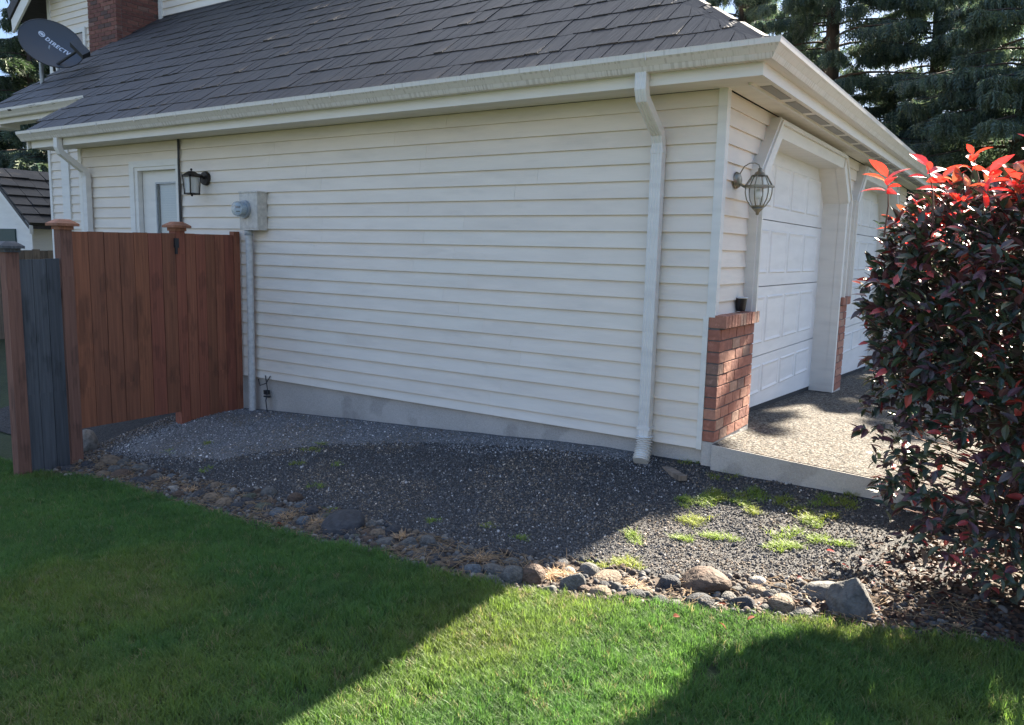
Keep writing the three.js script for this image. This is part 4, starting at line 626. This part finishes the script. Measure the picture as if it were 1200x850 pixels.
// grass weeds growing through the gravel
{ const R = rng(7001), spots = [[812, 586, 30], [800, 590, 18], [855, 583, 26], [868, 592, 16], [805, 612, 32], [843, 633, 26], [738, 632, 22], [797, 633, 14], [915, 643, 30], [935, 630, 34], [955, 605, 30], [985, 592, 22], [895, 583, 22], [920, 590, 16], [965, 590, 20], [880, 600, 14], [700, 665, 20], [735, 662, 26], [985, 640, 14], [1000, 578, 16], [840, 582, 18], [950, 614, 16]];
  const shadeSpots = [[200, 530, 16], [165, 487, 12], [365, 528, 18], [350, 545, 12], [375, 522, 14], [370, 572, 14], [385, 598, 18], [395, 545, 12], [238, 553, 16], [505, 612, 12], [575, 618, 14], [610, 633, 12], [245, 522, 12], [815, 543, 20], [857, 552, 24], [845, 560, 16]];
  const col = (k) => leafMat([0.24 + 0.05 * k, 0.34, 0.045], 0.55, 0.93, { specularIntensity: 0.3, clearcoat: 0.4, clearcoatRoughness: 0.4 });
  const mats = [col(0), col(1)];
  const put = (px, py, w, sh) => { const q = at(px, py), m = q.depth / 928.9, rad = w * m * 0.85; const geos = []; for (let i = 0; i < Math.max(8, Math.round(w * (sh ? 1.0 : 1.7))); i++) { const a = R() * 6.28, r = rad * 0.55 * Math.pow(R(), 0.8), sub = i % 4, x = Math.cos(a) * r + (hash2(px, sub, 5) - 0.5) * rad * 1.5, z = Math.sin(a) * r * 0.6 + (hash2(py, sub, 6) - 0.5) * rad * 1.0; geos.push(bladeTuft(9, (sh ? 0.03 : 0.04) * (0.5 + 0.8 * R()), 0.026, 0.0036, 100 + Math.floor(R() * 999), 1.3).translate(x, ground(q.x + x, q.z + z) - q.y, z)); }
    const o = mesh('weed_clump', geos, mats[Math.floor(R() * 2)]); o.position.copy(q); tag(o, sh ? `low green weeds in the shaded gravel ${px < 260 ? 'near the gate' : px > 800 ? 'below the driveway slab corner' : px > 480 ? 'behind the shaded edging stones' : 'behind the large charcoal boulder'}` : `bright ${w > 24 ? 'wide' : w > 17 ? 'medium' : 'small'} grass clump in sunlit gravel ${py < 600 ? 'along the driveway slab' : px > 885 ? 'beside the shrub' : px < 760 ? 'at the house shadow edge' : 'behind the brown boulder'}`, 'weed', sh ? 'weeds in the shaded gravel' : 'grass clumps in the sunlit gravel'); };
  for (const s of spots) put(...s, false); for (const s of shadeSpots) put(...s, true);
  const dry = leafMat([0.42, 0.26, 0.12], 0.35, 0.85);
  for (const [px, py, w] of [[645, 681, 30], [375, 617, 14], [470, 634, 10], [415, 627, 12], [565, 660, 22], [222, 578, 18], [335, 610, 18], [660, 678, 18], [742, 692, 14], [195, 566, 14]]) { const q = at(px, py), m = q.depth / 928.9, rad = w * m * 0.45, geos = []; for (let i = 0; i < 9; i++) { const a = R() * 6.28, r = rad * Math.sqrt(R()); geos.push(bladeTuft(9, 0.05, 0.02, 0.004, 300 + Math.floor(R() * 999), 1.7).translate(Math.cos(a) * r, 0.012, Math.sin(a) * r)); } const o = mesh('dry_grass', geos, dry); o.position.copy(q); tag(o, px > 610 ? 'orange dry grass tuft caught among the sunlit edging stones' : 'straw-coloured dry grass tuft among the shaded edging stones', 'dry grass', 'dry grass among the edging stones'); } }
// fallen leaves
function leafGeo(L, w, fold = 0.25, curl = 0.2, seg = 4) { const t = []; let pl; for (let k = 0; k <= seg; k++) { const f = k / seg, hw = w / 2 * Math.pow(Math.sin(Math.PI * Math.min(0.999, Math.max(0.001, Math.pow(f, 0.85)))), 0.8), y = curl * L * (f * f) * -1, c = [0, y, f * L], l = [-hw, y + hw * fold, f * L], r = [hw, y + hw * fold, f * L]; if (pl) { t.push(...pl[0], ...pl[1], ...c, ...pl[0], ...c, ...l, ...pl[1], ...pl[2], ...r, ...pl[1], ...r, ...c); } pl = [l, c, r]; } return fromTris(t); }
{ const R = rng(8101), list = []; for (let i = 0; i < 13000; i++) { const x = 0.85 + R() * 4.2, z = 0.08 + R() * 2.1; if (z > lawnEdge(x) - 0.02) continue; const dens = sstep(0.85, 1.45, x + 0.35 * (z - 1.2)); if (R() > dens) continue; const s = 0.45 + 0.65 * R(); list.push({ p: V(x, ground(x, z) + 0.014 + 0.02 * R(), z), r: [(R() - 0.5) * 1.2, R() * 6.28, (R() - 0.5) * 1.4], s: [s, s, s] }); }
  const pal = [[0.085, 0.048, 0.03], [0.06, 0.037, 0.026], [0.12, 0.065, 0.038], [0.042, 0.03, 0.024], [0.17, 0.035, 0.03], [0.2, 0.15, 0.09]];
  tag(scatter('leaf_litter', leafGeo(0.055, 0.026, 0.4, 0.35), leafMat([1, 1, 1], 0.12, 0.72, { specularIntensity: 0.5 }), list, () => pal[Math.floor(R() * R() * 6)]), 'dry brown fallen leaves covering the soil under the shrub', 'leaf litter'); }
{ const R = rng(8201), gs = [leafGeo(0.045, 0.024, 0.4, 0.4), leafGeo(0.052, 0.022, 0.3, 0.3)];
  const redm = leafMat([0.33, 0.025, 0.02], 0.3, 0.9, { specularIntensity: 0.3 }), rust = leafMat([0.13, 0.03, 0.012], 0.25, 0.9, { specularIntensity: 0.3 }), yel = leafMat([0.3, 0.25, 0.11], 0.3, 0.7);
  for (const [px, py, k, lab] of [[324, 622, 1, 'rust-brown fallen leaf lying on the shaded lawn'], [788, 735, 1, 'rust-red fallen leaf on the sunlit lawn below the brown boulder'], [884, 735, 1, 'rust-red fallen leaf on the sunlit lawn by the shrub shadow'], [841, 742, 1, 'dark curled leaf on the sunlit lawn'], [851, 720, 1, 'rust-red leaf at the foot of the sunlit edging stones'], [968, 651, 0, 'red leaf on the gravel beside the planting bed'], [986, 667, 0, 'pair of red leaves on the gravel edge'], [1040, 665, 0, 'bright red leaf on the shaded soil'], [1127, 661, 0, 'orange-red leaf lying near the shrub stems'], [1160, 710, 2, 'yellowish pale leaf on the dark leaf litter'], [1078, 677, 2, 'olive curled leaf on the soil behind the boulder']]) { const q = at(px, py), o = mesh('fallen_leaf', gs[R() > 0.5 ? 1 : 0].clone(), [redm, rust, yel][k]); o.position.copy(q); o.position.y += px < 900 && py > 700 || px < 400 ? 0.05 : 0.03; o.rotation.set((R() - 0.5) * 0.8, R() * 6, (R() - 0.5) * 0.8); tag(o, lab, 'leaf', 'fallen leaves'); } }

// ---------------------------------------------------------------- shrub with red new growth
{ const B = V(2.15, ground(2.15, 0.66), 0.66), sh = thing('photinia_shrub', 'tall dark-leaved shrub with bright red new leaves on top beside the driveway', 'shrub', undefined, B.toArray());
  const R = rng(9101), C = V(0.1, 1.07, 0.0), rad = V(1.13, 1.0, 0.8);
  const inside = (p, k = 1) => { const q = p.clone().sub(C); q.set(q.x / rad.x, q.y / rad.y, q.z / rad.z); const n = 0.86 + 0.3 * fbm(p.x * 2.2 + 20, p.y * 2.2 + p.z * 1.7 + 20, 4096, 91, 3); return Math.pow(Math.abs(q.x), 4) + Math.pow(Math.abs(q.y), 4) + Math.pow(Math.abs(q.z), 2.6) < Math.pow(k * n, 3.4); };
  const tips = [];
  for (let s = 0; s < 9; s++) { const a = R() * 6.28, st = []; let p = V((R() - 0.5) * 0.25, -0.05, (R() - 0.5) * 0.2), d = V(Math.cos(a) * 0.55, 1.1, Math.sin(a) * 0.4).normalize(); for (let k = 0; k < 9; k++) { st.push(p.clone()); p = p.clone().addScaledVector(d, 0.2 + 0.03 * R()); d.add(V((R() - 0.5) * 0.3, 0.1, (R() - 0.5) * 0.3)).normalize(); } mesh('stem', tube(st, (t) => 0.02 * (1 - t) + 0.004, 7), MT.stem, sh);
    for (let k = 2; k < 9; k++) for (let b = 0; b < 5; b++) { const a2 = R() * 6.28, o = st[k], e = o.clone().add(V(Math.cos(a2) * (0.28 + 0.55 * R()), 0.12 + 0.3 * R(), Math.sin(a2) * (0.22 + 0.36 * R()))); tips.push([o, e]); } }
  for (let i = 0; i < 150; i++) { const y = 0.12 + R() * 0.55, a = Math.PI * (0.3 + 1.2 * R()), o = V((R() - 0.5) * 0.3, y * 0.6, (R() - 0.5) * 0.2), e = V(Math.cos(a) * (0.5 + 0.5 * R()) + 0.1, y + 0.1, Math.sin(a) * (0.35 + 0.3 * R())); tips.push([o, e]); }
  const twigs = tips.filter(([o, e]) => inside(e, 0.97)).map(([o, e]) => { const m = o.clone().lerp(e, 0.5).add(V(0, 0.04, 0)); return tube([o, m, e], (t) => 0.006 * (1 - t) + 0.002, 4, false); });
  stuff(mesh('twigs', twigs, MT.stem, sh));
  const L = [], up = V(0, 1, 0); let tries = 0;
  const fr = (p, dir, s) => { const o = new THREE.Object3D(); o.position.copy(p); o.lookAt(p.clone().add(dir)); o.rotateZ((R() - 0.5) * 1.6); return { p, r: [o.rotation.x, o.rotation.y, o.rotation.z], s: [s, s, s], dir }; };
  while (L.length < 25000 && tries++ < 200000) {                 // leaves in whorls round twig ends, dense near the outside
    const p = V(C.x + (R() * 2 - 1) * rad.x * 1.05, C.y + (R() * 2 - 1) * rad.y * 1.05, C.z + (R() * 2 - 1) * rad.z * 1.05); if (!inside(p) || p.y < 0.06) continue;
    const low = sstep(1.15, 0.55, p.y) * (p.x < -0.55 && p.y < 0.6 ? 0.25 : 1), core = inside(p, 0.72); if (core && R() < 0.55) continue; if (low > 0 && R() < low * 0.62) continue;
    if (fbm(p.x * 3.1 + 40, p.y * 3.1 + p.z * 2.3 + 40, 4096, 95, 3) < 0.36 + 0.1 * low) continue;
    const out = p.clone().sub(C).normalize(); for (let k = 0; k < 4; k++) { const d = V(R() - 0.5, R() - 0.35, R() - 0.5).normalize().multiplyScalar(0.9).add(out.clone().multiplyScalar(0.6)); L.push(fr(p.clone().add(V((R() - 0.5) * 0.05, (R() - 0.5) * 0.05, (R() - 0.5) * 0.05)), d, 0.75 + 0.5 * R())); }
  }
  const g = leafGeo(0.068, 0.03, 0.34, 0.3, 4), pal = [[0.055, 0.085, 0.05], [0.045, 0.07, 0.05], [0.075, 0.09, 0.042], [0.14, 0.055, 0.065], [0.085, 0.06, 0.06]];
  const lm = leafMat([1, 1, 1], 0.32, 0.42);
  const sorted = L.map((o) => [o, o.p.x + 0.0 * R()]); const edge = L.filter((o) => { const w = o.p.clone().add(B).project(camera); return w.x > 0.66 && w.x < 0.74; }).slice(0, 150); const es = new Set(edge);
  scatter('foliage', g, lm, L.filter((o) => !es.has(o)), () => R() > 0.93 ? [0.5, 0.07, 0.06] : pal[Math.floor(R() * 5)], sh);
  const em = pal.map((c) => leafMat(c, 0.32, 0.42));
  for (const o of edge) { const m = new THREE.Mesh(g, em[Math.floor(R() * 5)]); m.name = 'leaf'; m.position.copy(o.p); m.rotation.set(...o.r); m.scale.set(...o.s); m.castShadow = m.receiveShadow = true; sh.add(m); }
  // red shoots standing above the crown
  const rg = leafGeo(0.1, 0.04, 0.35, 0.3, 5), rm = [[0.85, 0.07, 0.045], [0.78, 0.1, 0.05], [0.88, 0.06, 0.06]].map((c) => leafMat(c, 0.6, 0.6));
  let n = 0; for (let i = 0; i < 42 && n < 285; i++) {
    const x = -0.97 + i * 0.05 + (R() - 0.5) * 0.05, z = -0.25 + R() * 0.85, ytop = C.y + rad.y * (0.86 + 0.12 * Math.sin(i * 1.7)) * Math.pow(Math.max(0.35, 1 - Math.pow(Math.abs((x - C.x) / (rad.x * 1.08)), 4)), 0.3) + 0.05 + R() * 0.13, b = V(x, ytop - 0.26, z), tip = V(x + (R() - 0.5) * 0.1 - 0.02, ytop + 0.03, z + (R() - 0.5) * 0.1);
    mesh('red_shoot', tube([b, b.clone().lerp(tip, 0.5).add(V(0.01, 0, 0)), tip], (t) => 0.005 - 0.003 * t, 5, false), MT.stem, sh);
    const k = 5 + Math.floor(R() * 3); for (let q = 0; q < k; q++) { const a = q * 2.4 + R(), el = 0.15 + 0.85 * (q / k), d = V(Math.cos(a) * Math.cos(el), Math.sin(el), Math.sin(a) * Math.cos(el)), o = fr(tip.clone().addScaledVector(V(0, -1, 0), 0.09 * (1 - q / k)), d, 0.75 + 0.5 * R()); const m = new THREE.Mesh(rg, rm[Math.floor(R() * 3)]); m.name = 'red_leaf'; m.position.copy(o.p); m.rotation.set(...o.r); m.scale.set(...o.s); m.castShadow = m.receiveShadow = true; sh.add(m); n++; }
  }
  const extra = []; while (extra.length < 240) { const x = C.x + (R() * 2 - 1) * rad.x, z = C.z + (R() * 2 - 1) * rad.z * 0.9, y = C.y + rad.y * (0.8 + 0.22 * R()); const p = V(x, y, z); if (!inside(p, 1.06)) continue; extra.push(fr(p, V(R() - 0.5, 0.3 + R() * 0.6, R() - 0.5), 0.6 + 0.4 * R())); }
  scatter('red_new_growth', rg, leafMat([1, 1, 1], 0.6, 0.6), extra, () => R() > 0.3 ? [0.75 + 0.15 * R(), 0.07, 0.05] : [0.4, 0.13, 0.06], sh); }

// ---------------------------------------------------------------- conifers
const spray = (() => { const t = []; const R = rng(55); for (let i = 0; i < 7; i++) { const f = i / 7, s = i % 2 ? 1 : -1, x0 = 0, y0 = -f * 0.22, len = 0.11 * (1 - 0.5 * f), dx = s * len * 0.75, dy = -len * 0.75, w = 0.016; t.push(x0, y0 + w, 0.01 * s, x0 + dx, y0 + dy, (R() - 0.5) * 0.05, x0, y0 - w, -0.01 * s); } t.push(-0.008, 0, 0, 0.008, 0, 0, 0, -0.3, 0.02); return fromTris(t); })();
function conifer(name, label, group, x, z, h, r, o = {}) {
  const R = rng(o.seed ?? 1), y0 = ground(x, z) - 0.1, t = thing(name, label, 'tree', group, [x, y0, z]), lean = o.lean ?? 0, rt = o.rt ?? 0.16, cb = o.base ?? 0.12;
  const tr = Array.from({ length: 12 }, (_, i) => { const f = i / 11; return V(lean * f * h + 0.12 * Math.sin(f * 5), f * h, 0.1 * Math.sin(f * 4 + 1)); }); const trunkAt = (f) => { const k = clamp(f, 0, 0.999) * 11, i = Math.floor(k); return tr[i].clone().lerp(tr[i + 1], k - i); };
  mesh('trunk', tube(tr, (f) => rt * (1 - 0.92 * f) + 0.01, 10), MT.bark, t);
  const limbs = [], list = []; const nb = o.limbs ?? Math.round(h * 13);
  for (let i = 0; i < nb; i++) {
    const f = cb + (1 - cb) * Math.pow((i + R()) / nb, 0.92), a = R() * 6.283, len = r * Math.pow(1 - f, 0.75) * (0.65 + 0.5 * R()) + 0.15, p0 = trunkAt(f), pts = []; if (o.cut && o.cut(x + Math.cos(a) * len + p0.x, f * h, z + Math.sin(a) * len)) continue;
    for (let k = 0; k <= 6; k++) { const s = k / 6; pts.push(V(p0.x + Math.cos(a) * len * s, p0.y + len * (0.22 * s - 0.5 * s * s + 0.2 * s * s * s * s), p0.z + Math.sin(a) * len * s)); }
    limbs.push(tube(pts, (s) => (0.012 + 0.011 * len) * (1 - 0.9 * s), 4, false));
    const ns = Math.round((o.dens ?? 62) * 2.1 * len); for (let k = 0; k < ns; k++) { const s = 0.12 + 0.88 * Math.sqrt(R()), q = s * 6, j = Math.min(5, Math.floor(q)), c = pts[j].clone().lerp(pts[j + 1], q - j), side = (R() - 0.5) * 0.5 * len * (1.05 - 0.75 * s); c.add(V(-Math.sin(a) * side, -Math.abs(side) * 0.35 - 0.03 * R(), Math.cos(a) * side)); const sc = 0.66 * (o.ss ?? 1) * (0.7 + 0.8 * R()); list.push({ p: c, r: [(R() - 0.5) * 1.1 + Math.sin(a) * 0.5, R() * 6.283, (R() - 0.5) * 1.1 - Math.cos(a) * 0.5], s: [sc, sc, sc] }); }
  }
  stuff(mesh('limbs', limbs, MT.bark, t));
  const pal = o.pal ?? [[0.08, 0.13, 0.085], [0.1, 0.15, 0.08], [0.065, 0.11, 0.085], [0.125, 0.165, 0.085]];
  scatter('crown', spray, coniferMat, list, () => pal[Math.floor(R() * pal.length)], t); return t;
}
const coniferMat = leafMat([1, 1, 1], 0.45, 0.85);
const gR = 'conifers standing beyond the garage', gL = 'trees standing behind the shed';
conifer('cedar_tree', 'large drooping cedar with a thick bare trunk beyond the far garage corner', gR, 1.15, -12.2, 10.5, 3.0, { seed: 5, rt: 0.3, lean: 0.035, base: 0.3, dens: 70, ss: 1.3, cut: (x, y, z) => x > 2.0 && y > 6 });
conifer('cedar_tree', 'dense cedar rising behind the garage roof hip', gR, -2.6, -14.2, 12, 3.4, { seed: 6, rt: 0.28, dens: 62, ss: 1.4 });
conifer('cedar_tree', 'cedar rising behind the front gutter, next to the large drooping cedar', gR, -0.6, -15.5, 12, 3.2, { seed: 7, rt: 0.26, dens: 62, ss: 1.4 });
conifer('cedar_tree', 'tall thin cedar behind the roof, farthest from the driveway', gR, -5.6, -17, 13, 3.0, { seed: 8, rt: 0.25, dens: 52, ss: 1.5 });
conifer('cedar_tree', 'low cedar beside the driveway whose branches shade the garage doors', gR, 2.9, -13.4, 8.6, 2.1, { seed: 9, rt: 0.2, dens: 55, ss: 1.3 });
conifer('plum_tree', 'purple-leaved small tree seen below the drooping cedar branches', undefined, 1.0, -18.5, 4.6, 1.9, { seed: 12, rt: 0.12, base: 0.25, dens: 80, ss: 1.4, limbs: 60, pal: [[0.09, 0.03, 0.04], [0.07, 0.025, 0.035], [0.12, 0.04, 0.05]] });
conifer('cypress_tree', 'tall green conifer rising behind the shed and the roof dish', gL, -21.8, -6.1, 9.4, 2.4, { seed: 21, dens: 90, ss: 1.6, pal: [[0.05, 0.09, 0.035], [0.075, 0.115, 0.04], [0.035, 0.06, 0.03]] });
conifer('cypress_tree', 'dark broad conifer filling the gap between shed and house wing', gL, -19.9, -5.6, 6.0, 2.8, { seed: 22, dens: 110, ss: 1.6, base: 0.02 });
conifer('cypress_tree', 'leafy conifer behind the shed gable, farthest along the old fence', gL, -23.5, -5.3, 6.3, 2.4, { seed: 23, dens: 90, ss: 1.6, base: 0.05, pal: [[0.05, 0.09, 0.035], [0.06, 0.1, 0.04], [0.035, 0.06, 0.03]] });
conifer('cypress_tree', 'bushy conifer standing directly behind the shed roof', gL, -20.6, -4.4, 3.9, 2.2, { seed: 24, dens: 110, ss: 1.5, base: 0.02 });
conifer('cypress_tree', 'unseen conifer added behind the house wing to shade the shed roof', gL, -15.9, -10.2, 12, 3.8, { seed: 25, dens: 60, ss: 1.7 });  // hidden by the wing; added only to keep sun off the shed roof

// ---------------------------------------------------------------- draw
const renderer = new THREE.WebGLRenderer({ antialias: true });
renderer.toneMapping = THREE.LinearToneMapping; renderer.toneMappingExposure = EXPOSURE;
renderer.shadowMap.enabled = true; renderer.setSize(1024, 725);
renderer.render(scene, camera);
